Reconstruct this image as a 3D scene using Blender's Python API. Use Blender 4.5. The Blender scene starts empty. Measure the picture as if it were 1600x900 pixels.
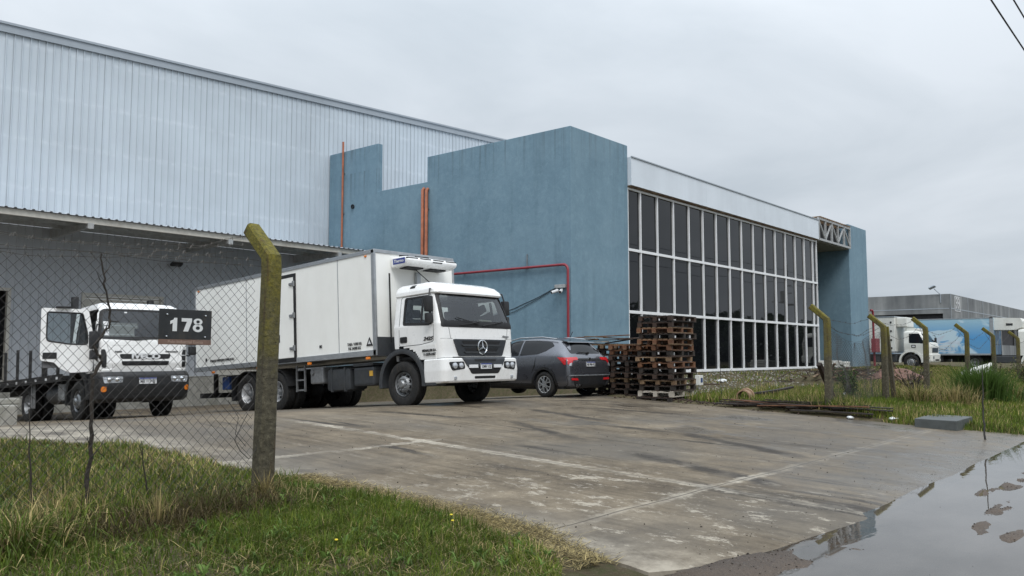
import bpy, bmesh, math, random
import numpy as np
from mathutils import Vector, Matrix
from mathutils.bvhtree import BVHTree
R = math.radians
PI = math.pi
scn = bpy.context.scene
COL = scn.collection
random.seed(7)
rng = np.random.default_rng(7)

# world frame: X runs along the street, Y runs into the plot, Z up, camera above the origin
# ------------------------------------------------------------------ camera
cam = bpy.data.cameras.new('camera')
cam.sensor_width = 36.0
cam.lens = 36.0 * 1301 / 1600
cam.clip_start = 0.1
cam.clip_end = 3000
co = bpy.data.objects.new('camera', cam)
COL.objects.link(co)
co.location = (0, 0, 1.55)
co.rotation_euler = (R(90 + 4.614), 0, R(40.23 - 90))
scn.camera = co

# ------------------------------------------------------------------ world, sun, exposure
w = bpy.data.worlds.new('World')
scn.world = w
w.use_nodes = True
wt = w.node_tree
wt.nodes.clear()
SUN_EL, SUN_AZ = 52.0, 232.0     # azimuth of the direction TO the sun, from +X counter-clockwise
def wn(t, **k):
    n = wt.nodes.new(t)
    for a, b in k.items(): setattr(n, a, b)
    return n
sky = wn('ShaderNodeTexSky', sky_type='NISHITA')
sky.sun_disc = False
sky.sun_elevation = R(SUN_EL)
sky.sun_rotation = R(90 - SUN_AZ)
sky.dust_density = 4.0
tc = wn('ShaderNodeTexCoord')
sp = wn('ShaderNodeSeparateXYZ'); wt.links.new(tc.outputs['Generated'], sp.inputs[0])
mx = wn('ShaderNodeMath', operation='MAXIMUM'); wt.links.new(sp.outputs['Z'], mx.inputs[0]); mx.inputs[1].default_value = 0.0
# cloud deck: direction divided by height gives a flat layer seen in perspective
ad = wn('ShaderNodeMath', operation='ADD'); wt.links.new(mx.outputs[0], ad.inputs[0]); ad.inputs[1].default_value = 0.22
vd = wn('ShaderNodeVectorMath', operation='SCALE')
dv = wn('ShaderNodeMath', operation='DIVIDE'); dv.inputs[0].default_value = 1.0; wt.links.new(ad.outputs[0], dv.inputs[1])
wt.links.new(tc.outputs['Generated'], vd.inputs[0]); wt.links.new(dv.outputs[0], vd.inputs['Scale'])
nz = wn('ShaderNodeTexNoise'); nz.inputs['Scale'].default_value = 1.3; nz.inputs['Detail'].default_value = 6; nz.inputs['Roughness'].default_value = 0.52
nz.inputs['Distortion'].default_value = 0.4
wt.links.new(vd.outputs[0], nz.inputs['Vector'])
cr = wn('ShaderNodeValToRGB')
cr.color_ramp.elements[0].position = 0.32; cr.color_ramp.elements[0].color = (0.475, 0.53, 0.585, 1)
cr.color_ramp.elements[1].position = 0.66; cr.color_ramp.elements[1].color = (0.63, 0.68, 0.735, 1)
wt.links.new(nz.outputs['Fac'], cr.inputs[0])
# overcast sky: brighter towards the zenith
gr = wn('ShaderNodeMapRange'); gr.inputs['From Min'].default_value = 0.0; gr.inputs['From Max'].default_value = 1.0
gr.inputs['To Min'].default_value = 0.97; gr.inputs['To Max'].default_value = 3.3
z2 = wn('ShaderNodeMath', operation='POWER'); wt.links.new(mx.outputs[0], z2.inputs[0]); z2.inputs[1].default_value = 2.2
wt.links.new(z2.outputs[0], gr.inputs['Value'])
ms = wn('ShaderNodeVectorMath', operation='SCALE'); wt.links.new(cr.outputs[0], ms.inputs[0]); wt.links.new(gr.outputs[0], ms.inputs['Scale'])
bg1 = wn('ShaderNodeBackground'); wt.links.new(ms.outputs[0], bg1.inputs['Color']); bg1.inputs['Strength'].default_value = 0.93
bg2 = wn('ShaderNodeBackground'); wt.links.new(sky.outputs[0], bg2.inputs['Color']); bg2.inputs['Strength'].default_value = 0.06
mix = wn('ShaderNodeMixShader'); mix.inputs[0].default_value = 0.06
wt.links.new(bg1.outputs[0], mix.inputs[1]); wt.links.new(bg2.outputs[0], mix.inputs[2])
wo = wn('ShaderNodeOutputWorld'); wt.links.new(mix.outputs[0], wo.inputs['Surface'])

sun = bpy.data.lights.new('sun', 'SUN')
sun.energy = 1.4
sun.angle = R(25)
sun.color = (1.0, 0.97, 0.93)
so = bpy.data.objects.new('sun', sun)
COL.objects.link(so)
sd = Vector((math.cos(R(SUN_AZ)) * math.cos(R(SUN_EL)), math.sin(R(SUN_AZ)) * math.cos(R(SUN_EL)), math.sin(R(SUN_EL))))
so.rotation_euler = sd.to_track_quat('Z', 'Y').to_euler()
vs = scn.view_settings
vs.view_transform = 'Standard'; vs.look = 'None'; vs.gamma = 1; vs.use_curve_mapping = False
vs.exposure = 0.30
scn.cycles.max_bounces = 8
scn.cycles.transparent_max_bounces = 16
scn.cycles.use_denoising = True

# ------------------------------------------------------------------ materials
class NT:
    """short hand for a material's node tree"""
    def __init__(s, name):
        s.m = bpy.data.materials.new(name); s.m.use_nodes = True
        s.t = s.m.node_tree; s.t.nodes.clear()
        s.out = s.t.nodes.new('ShaderNodeOutputMaterial')
        s.obj = s.t.nodes.new('ShaderNodeTexCoord').outputs['Object']
    def n(s, t, ins=None, out=0, **k):
        n = s.t.nodes.new(t)
        for a, b in k.items(): setattr(n, a, b)
        for a, b in (ins or {}).items():
            if isinstance(b, bpy.types.NodeSocket): s.t.links.new(b, n.inputs[a])
            else: n.inputs[a].default_value = b
        return n.outputs[out]
    def math(s, op, a, b=0.0, c=0.0, clamp=False):
        return s.n('ShaderNodeMath', {0: a, 1: b, 2: c}, operation=op, use_clamp=clamp)
    def noise(s, scale, detail=4, rough=.55, vec=None, dist=0.0):
        return s.n('ShaderNodeTexNoise', {'Vector': vec or s.obj, 'Scale': scale, 'Detail': detail, 'Roughness': rough, 'Distortion': dist})
    def mapping(s, sc=(1, 1, 1), rot=(0, 0, 0), loc=(0, 0, 0), vec=None):
        return s.n('ShaderNodeMapping', {'Vector': vec or s.obj, 'Scale': sc, 'Rotation': rot, 'Location': loc})
    def ramp(s, f, stops):
        n = s.t.nodes.new('ShaderNodeValToRGB'); s.t.links.new(f, n.inputs[0])
        e = n.color_ramp.elements
        while len(e) < len(stops): e.new(0.5)
        for i, (p, c) in enumerate(stops):
            e[i].position = p; e[i].color = c if len(c) == 4 else (*c, 1)
        return n.outputs[0]
    def step(s, f, lo, hi, a=0.0, b=1.0):
        return s.n('ShaderNodeMapRange', {'Value': f, 'From Min': lo, 'From Max': hi, 'To Min': a, 'To Max': b})
    def mix(s, f, a, b, mode='MIX'):
        n = s.t.nodes.new('ShaderNodeMix'); n.data_type = 'RGBA'; n.blend_type = mode
        for i, v in ((0, f), (6, a), (7, b)):
            if isinstance(v, bpy.types.NodeSocket): s.t.links.new(v, n.inputs[i])
            else: n.inputs[i].default_value = v if i == 0 else (*v, 1)
        return n.outputs[2]
    def sep(s, vec=None):
        n = s.t.nodes.new('ShaderNodeSeparateXYZ'); s.t.links.new(vec or s.obj, n.inputs[0]); return n.outputs
    def bump(s, h, strength=.3, dist=.02, normal=None):
        i = {'Height': h, 'Strength': strength, 'Distance': dist}
        if normal is not None: i['Normal'] = normal
        return s.n('ShaderNodeBump', i)
    def bsdf(s, color, rough=.6, metal=0., normal=None, **k):
        ins = {'Base Color': color if isinstance(color, bpy.types.NodeSocket) else (*color, 1), 'Roughness': rough, 'Metallic': metal}
        for a, b in k.items(): ins[a.replace('_', ' ')] = b
        if normal is not None: ins['Normal'] = normal
        o = s.n('ShaderNodeBsdfPrincipled', ins)
        s.t.links.new(o, s.out.inputs[0])
        return s.m

def P(name, color, rough=.5, metal=0., var=.12, scale=6., bump=0., bscale=40., dirt=None, coat=0.):
    """painted or plain surface with uneven tone, roughness and an optional layer of dirt"""
    t = NT(name)
    f = t.noise(scale, 5, .6)
    lo = tuple(c * (1 - var) for c in color); hi = tuple(min(1, c * (1 + var * .8)) for c in color)
    c = t.ramp(f, [(.3, lo), (.7, hi)])
    if dirt:
        g = t.noise(scale * .6, 6, .7, t.mapping((1, 1, .45)))
        c = t.mix(t.math('MULTIPLY', t.step(g, .5, .75), dirt[1]), c, dirt[0])
    r = t.step(t.noise(scale * 2.3, 3), .3, .7, max(.02, rough - .07), min(1, rough + .09))
    nrm = t.bump(t.noise(bscale, 4, .6), bump, .01) if bump else None
    k = {'Coat Weight': coat, 'Coat Roughness': .06} if coat else {}
    ins = {a.replace(' ', '_'): b for a, b in k.items()}
    return t.bsdf(c, r, metal, nrm, **ins)

def glass(name, tint, rough=.015, ior=1.5):
    t = NT(name)
    tr = t.n('ShaderNodeBsdfTransparent', {'Color': (*tint, 1)})
    gl = t.n('ShaderNodeBsdfGlossy', {'Color': (.95, .97, 1, 1), 'Roughness': rough})
    fr = t.n('ShaderNodeFresnel', {'IOR': ior})
    o = t.n('ShaderNodeMixShader', {0: fr, 1: tr, 2: gl})
    t.t.links.new(o, t.out.inputs[0])
    return t.m

M = {}
M['white_paint'] = P('white_paint', (.80, .80, .79), .28, 0, .03, 3, coat=.5, dirt=((.42, .38, .32), .16))
M['truss_paint'] = P('truss_paint', (.16, .17, .165), .6, .1, .25, 5, dirt=((.2, .1, .05), .4))
M['truck_panel'] = P('truck_panel', (.86, .86, .825), .35, 0, .03, 1.2, bump=.05, bscale=6, dirt=((.5, .46, .4), .16))
M['old_white'] = P('old_white', (.68, .68, .64), .45, 0, .07, 3, dirt=((.3, .26, .2), .35))
M['alu'] = P('alu', (.42, .44, .46), .42, .7, .12, 8)
M['steel'] = P('steel', (.30, .31, .32), .45, .6, .2, 12, dirt=((.1, .08, .06), .5))
M['rim_grey'] = P('rim_grey', (.25, .26, .27), .45, .4, .25, 14, dirt=((.09, .08, .07), .7))
M['rim_silver'] = P('rim_silver', (.55, .56, .57), .35, .5, .15, 14, dirt=((.16, .14, .12), .6))
M['chrome'] = P('chrome', (.72, .74, .76), .15, 1., .05, 10)
M['black_plastic'] = P('black_plastic', (.012, .0125, .014), .5, 0, .25, 8, dirt=((.06, .05, .04), .22))
M['dark_grey_plastic'] = P('dark_grey_plastic', (.040, .044, .049), .5, 0, .2, 8, dirt=((.09, .08, .06), .3))
M['grille_black'] = P('grille_black', (.008, .008, .009), .6, 0, .2, 8)
M['grille_grey'] = P('grille_grey', (.032, .036, .042), .4, 0, .15, 8)
M['chassis'] = P('chassis', (.012, .012, .013), .7, .1, .3, 10, dirt=((.05, .04, .03), .4))
M['blue_tarp'] = P('blue_tarp', (.02, .05, .16), .5, 0, .2, 8)
M['seat_fabric'] = P('seat_fabric', (.05, .052, .058), .85, 0, .2, 20)
M['lining'] = P('lining', (.11, .11, .115), .8, 0, .15, 6)
M['paper'] = P('paper', (.68, .6, .45), .8, 0, .1, 9)
M['rubber'] = P('rubber', (.012, .012, .012), .8, 0, .3, 20, bump=.3, bscale=60, dirt=((.07, .058, .045), .5))
M['lens'] = P('lens', (.55, .57, .6), .12, .5, .2, 30)
M['orange_lens'] = P('orange_lens', (.75, .22, .03), .2, 0, .1, 20)
M['red_lens'] = P('red_lens', (.48, .015, .02), .15, 0, .15, 30, coat=.6)
M['red_paint'] = P('red_paint', (.25, .030, .042), .45, 0, .15, 6)
M['rust_orange'] = P('rust_orange', (.38, .13, .065), .6, 0, .25, 4, dirt=((.12, .05, .03), .5))
M['ink'] = P('ink', (.02, .02, .022), .6, 0, .1, 10)
M['plate_white'] = P('plate_white', (.62, .63, .64), .4, 0, .05, 10)
M['logo_blue'] = P('logo_blue', (.02, .04, .22), .4, 0, .1, 10)
M['amber'] = P('amber', (.6, .35, .05), .4, 0, .1, 10)
M['car_paint'] = P('car_paint', (.13, .135, .155), .30, .75, .02, 2, coat=1.)
M['truck_glass'] = glass('truck_glass', (.58, .66, .66), .02, 1.75)
M['tint_glass'] = NT('tint_glass').bsdf((.008, .009, .011), .04, 0, None, Specular_IOR_Level=.28)
M['blue_glass'] = glass('blue_glass', (.75, .84, .86), .02, 1.5)
M['wire'] = P('wire', (.10, .092, .082), .6, .5, .3, 10)
M['wire_dark'] = P('wire_dark', (.045, .042, .04), .65, .3, .3, 10)
M['cable'] = P('cable', (.015, .015, .017), .6, 0, .1, 3)
M['bark_dark'] = P('bark_dark', (.035, .028, .022), .9, 0, .4, 30, bump=.5, bscale=60)

def build_plaster():
    t = NT('blue_plaster')
    z = t.sep()
    a = t.noise(.55, 7, .68); b = t.noise(5., 6, .7); d = t.noise(14., 6, .75)
    c = t.ramp(t.math('ADD', t.math('MULTIPLY', a, .55), t.math('MULTIPLY', b, .45)),
               [(.33, (.118, .200, .260)), (.5, (.154, .250, .316)), (.66, (.198, .300, .368))])
    # trowel marks: pale wipes
    tm = t.noise(3.2, 5, .75, t.mapping((1, 1, .8)), 1.6)
    c = t.mix(t.math('MULTIPLY', t.step(tm, .53, .62), .28), c, (.22, .34, .41))
    # damp dark runs from the top and blotches
    st = t.noise(1.0, 5, .6, t.mapping((2.4, 2.4, .16)))
    c = t.mix(t.math('MULTIPLY', t.step(st, .55, .74), .38), c, (.085, .145, .185))
    # rain runs below the parapets and mud splashed up from the ground
    run = t.noise(1.0, 4, .6, t.mapping((5.5, 5.5, .12)))
    tops = t.math('MAXIMUM', t.math('MULTIPLY', t.step(z[2], 8.0, 9.5), t.step(z[2], 9.52, 9.5, 0, 1)), t.step(z[2], 9.7, 10.5))
    c = t.mix(t.math('MULTIPLY', t.math('MULTIPLY', t.step(run, .5, .64), tops), .55), c, (.075, .105, .125))
    pt = t.step(t.noise(.42, 2, .4, t.mapping((1, 1, 1.3), loc=(5, 2, 8))), .60, .62)
    c = t.mix(t.math('MULTIPLY', pt, .22), c, (.20, .30, .365))
    spl = t.math('MULTIPLY', t.step(z[2], 1.9, .5), t.step(t.noise(2.5, 5, .65), .35, .62))
    c = t.mix(t.math('MULTIPLY', spl, .55), c, (.16, .14, .11))
    n = t.bump(t.math('ADD', t.math('MULTIPLY', d, .5), b), .35, .02)
    return t.bsdf(c, t.step(b, .3, .7, .62, .85), 0, n)
M['blue_plaster'] = build_plaster()

def build_metal(name, col, rough, metal, row_sheen=.0, lines=False):
    t = NT(name)
    x = t.sep()
    a = t.noise(.35, 4, .6); sh = t.noise(1.0, 3, .5, t.mapping((4.1, 4.1, .05)))
    lo = tuple(v * .93 for v in col); hi = tuple(min(1, v * 1.08) for v in col)
    c = t.ramp(t.math('ADD', t.math('MULTIPLY', a, .8), t.math('MULTIPLY', sh, .2)), [(.36, lo), (.64, hi)])
    if row_sheen:
        # oil-canning reflections painted into the colour: paler marks strung along each girt row
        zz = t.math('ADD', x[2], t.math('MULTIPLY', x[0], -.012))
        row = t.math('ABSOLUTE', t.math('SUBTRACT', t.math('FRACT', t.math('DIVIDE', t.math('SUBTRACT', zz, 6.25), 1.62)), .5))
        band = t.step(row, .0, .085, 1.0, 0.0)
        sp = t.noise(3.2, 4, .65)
        c = t.mix(t.math('MULTIPLY', t.math('MULTIPLY', band, t.step(sp, .42, .62)), row_sheen), c, (.86, .90, .95))
    if lines:   # darker line along one side of every rib, stronger at the sheet laps
        f = t.math('FRACT', t.math('ADD', t.math('DIVIDE', x[0], .25), 400.0))
        m1 = t.step(t.math('ABSOLUTE', t.math('SUBTRACT', f, .80)), .07, .03)
        f4 = t.math('FRACT', t.math('ADD', t.math('DIVIDE', x[0], 1.0), 400.0))
        m2 = t.step(t.math('ABSOLUTE', t.math('SUBTRACT', f4, .95)), .05, .045, 0, .14)
        c = t.mix(t.math('MULTIPLY', m1, t.math('ADD', m2, .22)), c, (.10, .115, .13))
    oil = t.noise(1.3, 3, .5, t.mapping((2.2, 1, .8)))
    n = t.bump(oil, .05, .05)
    return t.bsdf(c, t.step(a, .3, .7, rough, rough + .12), metal, n)
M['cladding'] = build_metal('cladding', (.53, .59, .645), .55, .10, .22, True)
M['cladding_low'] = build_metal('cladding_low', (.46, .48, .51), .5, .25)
M['fascia_metal'] = build_metal('fascia_metal', (.68, .73, .78), .45, .2)
M['flashing'] = build_metal('flashing', (.36, .40, .44), .45, .3)
M['mullion'] = P('mullion', (.78, .79, .80), .4, 0, .05, 3, dirt=((.45, .42, .38), .2))
M['galv'] = P('galv', (.42, .43, .43), .5, .3, .2, 6, dirt=((.22, .16, .11), .4))
M['cream_metal'] = P('cream_metal', (.52, .50, .45), .5, 0, .1, 3, dirt=((.2, .16, .12), .4))
M['dark_inside'] = P('dark_inside', (.03, .03, .033), .9, 0, .2, 2)

def build_office_glass():
    t = NT('office_glass')
    f = t.noise(.6, 3, .5)
    n = t.bump(t.noise(.9, 2, .4), .035, .03)
    return t.bsdf(t.ramp(f, [(.3, (.005, .0055, .007)), (.7, (.011, .012, .014))]), .02, 0, n, Specular_IOR_Level=.34)
M['office_glass'] = build_office_glass()

def build_concrete_post():
    t = NT('mossy_concrete')
    z = t.sep()[2]
    g = t.noise(22, 5, .7); h = t.noise(2.2, 5, .65)
    c = t.ramp(g, [(.3, (.035, .030, .019)), (.55, (.078, .068, .043)), (.75, (.145, .130, .088))])
    moss = t.math('ADD', t.step(z, .6, 2.7, -.25, .55), t.math('MULTIPLY', t.math('SUBTRACT', h, .5), 1.5))
    c = t.mix(t.step(moss, .08, .50, 0, .92), c, t.ramp(t.noise(28, 5, .75), [(.3, (.05, .05, .008)), (.55, (.15, .13, .014)), (.75, (.27, .22, .02))]))
    pit = t.step(t.noise(55, 2, .5), .66, .72)
    ru = t.math('MULTIPLY', t.step(t.noise(1, 5, .7, t.mapping((9, 9, .8))), .56, .62), .6); c = t.mix(ru, c, (.055, .030, .014)); c = t.mix(t.math('MULTIPLY', pit, .8), c, (.018, .015, .010))
    n = t.bump(t.math('SUBTRACT', t.math('ADD', g, h), t.math('MULTIPLY', pit, .6)), 1.0, .018)
    return t.bsdf(c, .9, 0, n)
M['mossy_concrete'] = build_concrete_post()
M['concrete_block'] = P('concrete_block', (.30, .29, .26), .85, 0, .3, 5, bump=.5, bscale=40, dirt=((.12, .12, .08), .6))
M['slab_dark'] = P('slab_dark', (.075, .083, .082), .6, 0, .25, 5, bump=.4, bscale=30, dirt=((.07, .075, .06), .5))
def build_grey_wall():
    t = NT('precast_concrete')
    a = t.noise(.12, 5, .65); st = t.noise(1, 5, .6, t.mapping((.55, .55, .06)))
    c = t.ramp(t.math('ADD', t.math('MULTIPLY', a, .5), t.math('MULTIPLY', st, .5)), [(.38, (.11, .118, .125)), (.52, (.20, .21, .215)), (.64, (.31, .32, .32))])
    return t.bsdf(c, .85)
M['precast'] = build_grey_wall()

def build_slab_mat():
    t = NT('driveway_concrete')
    x = t.sep()
    big = t.noise(.35, 5, .6); mid = t.noise(2.2, 7, .68); fine = t.noise(40, 4, .7); spk = t.noise(14, 6, .8)
    streak = t.noise(1.0, 6, .62, t.mapping((2.4, .17, 1), rot=(0, 0, R(-3))), .6)
    streak2 = t.noise(1.0, 6, .66, t.mapping((7.5, .42, 1), rot=(0, 0, R(-6)), loc=(3.3, 1, 0)), .4)
    c = t.ramp(t.math('ADD', t.math('MULTIPLY', big, .45), t.math('MULTIPLY', mid, .55)),
               [(.38, (.070, .053, .035)), (.46, (.122, .097, .067)), (.54, (.168, .136, .096)), (.62, (.245, .202, .145))])
    c = t.mix(t.step(streak2, .44, .64, 0, .32), c, (.215, .182, .135))
    c = t.mix(t.step(streak2, .46, .34, 0, .35), c, (.055, .043, .032))
    c = t.mix(t.math('MULTIPLY', t.step(fine, .35, .7), .3), c, (.085, .07, .054))
    c = t.mix(t.math('MULTIPLY', t.step(spk, .55, .66), .45), c, (.27, .23, .17)); c = t.mix(t.math('MULTIPLY', t.step(spk, .44, .34), .5), c, (.05, .04, .03))
    # cooler cement tone in broad areas
    c = t.mix(t.math('MULTIPLY', t.step(t.noise(.28, 3, .5, t.mapping((1, 1, 1), loc=(7, 3, 0))), .45, .6), .55), c, (.105, .098, .088))
    wet = t.step(streak, .55, .64)
    wet = t.math('MULTIPLY', wet, t.step(t.noise(.5, 3, .5, t.mapping((1, 1, 1), loc=(9, 4, 0))), .46, .6))
    wob2 = t.math('MULTIPLY', t.math('SUBTRACT', t.noise(1.5, 5, .65), .5), .55)
    # tyre tracks and spills left wet, each from (r0,l0) to (r1,l1)
    for (r0, l0, r1, l1, wd) in ((13.85, 11.4, 13.25, 8.6, .16), (11.7, 10.0, 10.5, 7.5, .13), (12.6, 8.6, 12.85, 6.9, .12), (12.95, 7.3, 11.6, 4.3, .17), (10.2, 6.6, 9.1, 3.5, .17),
                                 (8.62, 4.9, 8.2, 2.7, .12), (10.6, 12.8, 11.45, 10.4, .16), (11.85, 6.9, 12.15, 5.2, .08), (15.3, 10.8, 16.0, 8.4, .13), (7.7, 9.2, 7.6, 7.6, .08), (16.2, 12.4, 17.6, 11.2, .25)):
        sl = (r1 - r0) / (l1 - l0)
        rr = t.math('SUBTRACT', t.math('ADD', x[0], wob2), t.math('ADD', t.math('MULTIPLY', t.math('SUBTRACT', x[1], l0), sl), r0))
        d = t.step(t.math('ABSOLUTE', rr), wd * 1.5, wd * .5)
        e = t.math('MULTIPLY', t.step(x[1], min(l0, l1), min(l0, l1) + .6), t.step(x[1], max(l0, l1), max(l0, l1) - .5))
        wet = t.math('MAXIMUM', wet, t.math('MULTIPLY', t.math('MULTIPLY', d, e), t.step(mid, .36, .5, .35, 1)))
    c = t.mix(t.math('MULTIPLY', wet, .9), c, (.026, .020, .015))
    damp = t.step(t.math('ADD', x[1], t.math('MULTIPLY', t.math('SUBTRACT', mid, .5), 3.0)), 2.6, 5.4, 1, 0)
    damp = t.math('MULTIPLY', damp, t.step(t.math('ADD', x[0], t.math('MULTIPLY', t.math('SUBTRACT', big, .5), 6.0)), 8.2, 10.8, 0, 1))
    pool = t.step(t.noise(.75, 4, .55, t.mapping((1, .8, 1), loc=(2, 8, 0))), .56, .62)
    pool = t.math('MULTIPLY', pool, t.step(x[0], 11, 13.5))
    damp = t.math('MAXIMUM', damp, t.math('MULTIPLY', pool, .9))
    c = t.mix(t.math('MULTIPLY', damp, .5), c, (.050, .041, .032))
    # joints, with slurry left in patches beside them
    wob = t.math('MULTIPLY', t.math('SUBTRACT', t.noise(.8, 4, .6), .5), .10)
    ragw = t.math('MULTIPLY', t.math('SUBTRACT', t.noise(5, 6, .75), .5), .45)
    def joint(co, at, w0, w1, rag=0):
        q = t.math('ADD', co, wob)
        d = t.math('ABSOLUTE', t.math('SUBTRACT', q, at))
        if rag: d = t.math('ADD', d, ragw)
        return t.step(d, w0, w1, 1, 0)
    pn = t.step(t.noise(.9, 6, .7), .40, .60, .15, 1.0)
    pale = t.math('MULTIPLY', joint(x[0], 8.48, .05, .13, 1), t.step(x[1], 12.6, 11.4, 0, 1))
    pale = t.math('MAXIMUM', pale, t.math('MULTIPLY', joint(x[1], 4.32, .03, .10, 1), t.step(x[0], 10.4, 9.0, .35, 1)))
    pale = t.math('MAXIMUM', pale, t.math('MULTIPLY', joint(x[1], 8.85, .03, .09, 1), t.step(x[0], 9.0, 8.4, 0, 1)))
    pale = t.math('MULTIPLY', pale, pn)
    lp = t.step(t.noise(2.4, 12, .82, t.mapping((1.5, .9, 1), loc=(4.1, 2.2, 0))), .55, .585)
    near = t.math('MULTIPLY', t.step(x[1], 8.0, 5.4, 0, 1), t.step(x[0], 10.2, 8.0, 0, 1))
    lp = t.math('MULTIPLY', lp, t.math('MAXIMUM', near, t.math('MULTIPLY', t.step(streak2, .5, .6), .35)))
    pale = t.math('MAXIMUM', pale, t.math('MULTIPLY', lp, .75))
    edge = t.math('MULTIPLY', t.step(t.math('ADD', x[0], ragw), 6.0, 5.4, 0, 1), t.step(mid, .38, .6))
    pale = t.math('MAXIMUM', pale, t.math('MULTIPLY', edge, .7))
    c = t.mix(t.math('MULTIPLY', pale, .82), c, (.44, .40, .33))
    dj = t.math('MAXIMUM', joint(x[0], 8.48, .007, .015), joint(x[1], 4.32, .007, .015))
    dj = t.math('MAXIMUM', dj, joint(x[1], 13.4, .008, .02))
    dj = t.math('MAXIMUM', dj, joint(x[1], 8.85, .005, .011))
    dj = t.math('MAXIMUM', dj, joint(x[0], 13.4, .005, .012))
    c = t.mix(t.math('MULTIPLY', dj, .7), c, (.045, .038, .032))
    r = t.step(mid, .3, .7, .60, .85)
    r = t.math('SUBTRACT', r, t.math('MULTIPLY', wet, .12))
    r = t.math('SUBTRACT', r, t.math('MULTIPLY', damp, .45))
    r = t.math('ADD', r, t.math('MULTIPLY', pale, .15), clamp=True)
    n = t.bump(t.math('ADD', t.math('MULTIPLY', fine, .5), mid), .28, .012)
    wl = t.math('MAXIMUM', t.math('MULTIPLY', wet, .15), damp)
    return t.bsdf(c, r, 0, n, Specular_IOR_Level=t.math('ADD', t.math('MULTIPLY', wl, .38), .16))
M['driveway'] = build_slab_mat()

def build_soil():
    t = NT('soil')
    a = t.noise(.8, 6, .65); b = t.noise(9, 6, .7); f = t.noise(45, 4, .7)
    c = t.ramp(a, [(.3, (.060, .048, .030)), (.5, (.10, .080, .052)), (.7, (.15, .12, .08))])
    c = t.mix(t.step(b, .42, .60, 0, .6), c, (.045, .055, .02))
    c = t.mix(t.step(f, .56, .70, 0, .4), c, (.20, .165, .12))
    n = t.bump(t.math('ADD', b, t.math('MULTIPLY', f, .6)), .8, .04)
    return t.bsdf(c, .95, 0, n, Specular_IOR_Level=.08)
M['soil'] = build_soil()
def build_mud():
    t = NT('road_mud')
    a = t.noise(1.2, 6, .65); g = t.noise(60, 4, .75)
    c = t.ramp(a, [(.3, (.050, .034, .022)), (.6, (.088, .062, .042)), (.75, (.13, .097, .07))])
    c = t.mix(t.step(g, .50, .62, 0, .75), c, (.028, .022, .018)); c = t.mix(t.step(t.noise(85, 3, .6), .60, .68, 0, .6), c, (.24, .20, .165))
    n = t.bump(t.math('ADD', t.math('MULTIPLY', a, .5), g), .7, .015)
    return t.bsdf(c, t.step(a, .3, .7, .35, .6), 0, n, Specular_IOR_Level=.3)
M['mud'] = build_mud()
def build_water():
    t = NT('puddle_water')
    a = t.noise(1.1, 4, .6, t.mapping((1, 1.8, 1)))
    c = t.ramp(a, [(.3, (.105, .092, .078)), (.7, (.20, .18, .158))])
    rp = t.noise(4.0, 3, .5, t.mapping((.8, 2.0, 1)))
    msk = t.step(t.noise(.7, 2, .5), .45, .62)
    n = t.bump(t.math('MULTIPLY', rp, msk), .10, .01)
    # shallow and murky: the bed shows faintly through, so the margins fade
    d = t.n('ShaderNodeBsdfDiffuse', {'Color': c})
    tr = t.n('ShaderNodeBsdfTransparent', {'Color': (.62, .54, .44, 1)})
    b = t.n('ShaderNodeMixShader', {0: .62, 1: d, 2: tr})
    g = t.n('ShaderNodeBsdfGlossy', {'Color': (1, 1, 1, 1), 'Roughness': .02, 'Normal': n})
    fr = t.n('ShaderNodeFresnel', {'IOR': 1.45})
    o = t.n('ShaderNodeMixShader', {0: fr, 1: b, 2: g})
    t.t.links.new(o, t.out.inputs[0])
    return t.m
M['water'] = build_water()

def build_leaf(name, rough=.6, trans=.3):
    t = NT(name)
    at = t.n('ShaderNodeAttribute', out=0, attribute_name='col')
    d = t.n('ShaderNodeBsdfPrincipled', {'Base Color': at, 'Roughness': rough, 'Specular IOR Level': .2})
    tr = t.n('ShaderNodeBsdfTranslucent', {'Color': at})
    o = t.n('ShaderNodeMixShader', {0: trans, 1: d, 2: tr})
    t.t.links.new(o, t.out.inputs[0])
    return t.m
M['leaf'] = build_leaf('leaf_blades')

def build_wood(name, c0, c1, c2):
    t = NT(name)
    oi = t.n('ShaderNodeObjectInfo', out=5)
    rnd = t.n('ShaderNodeObjectInfo', out=5)
    g = t.noise(6, 6, .65, t.mapping((1, 9, 6)))
    g2 = t.noise(3, 4, .6)
    c = t.ramp(g2, [(.3, c0), (.5, c1), (.72, c2)])
    c = t.mix(t.step(g, .45, .7, 0, .55), c, tuple(v * .45 for v in c0))
    n = t.bump(g, .4, .01)
    return t.bsdf(c, .75, 0, n)
M['wood_wet'] = build_wood('wood_wet', (.022, .014, .010), (.045, .026, .018), (.085, .048, .03))
M['wood_dark'] = build_wood('wood_dark', (.014, .011, .009), (.026, .020, .016), (.05, .037, .028))
M['wood_orange'] = build_wood('wood_orange', (.06, .028, .015), (.14, .062, .030), (.26, .125, .06))
M['wood_tan'] = build_wood('wood_tan', (.09, .055, .03), (.19, .12, .065), (.33, .23, .14))
M['wood_pale'] = build_wood('wood_pale', (.28, .25, .20), (.42, .38, .32), (.52, .48, .42))
M['brick_red'] = P('brick_red', (.20, .085, .055), .85, 0, .3, 12, bump=.4)
M['clay'] = P('clay', (.30, .19, .12), .85, 0, .3, 9, bump=.4, dirt=((.10, .07, .05), .5))
M['plastic_bag'] = P('plastic_bag', (.62, .64, .64), .4, 0, .1, 12)
M['sign_black'] = P('sign_black', (.022, .024, .026), .45, 0, .25, 8, dirt=((.075, .06, .04), .55))
M['sign_brown'] = P('sign_brown', (.17, .105, .08), .6, 0, .15, 20)
M['sign_number'] = P('sign_number', (.66, .67, .67), .5, 0, .05, 20)
M['sign_small'] = P('sign_small', (.34, .24, .19), .6, 0, .05, 20)

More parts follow.
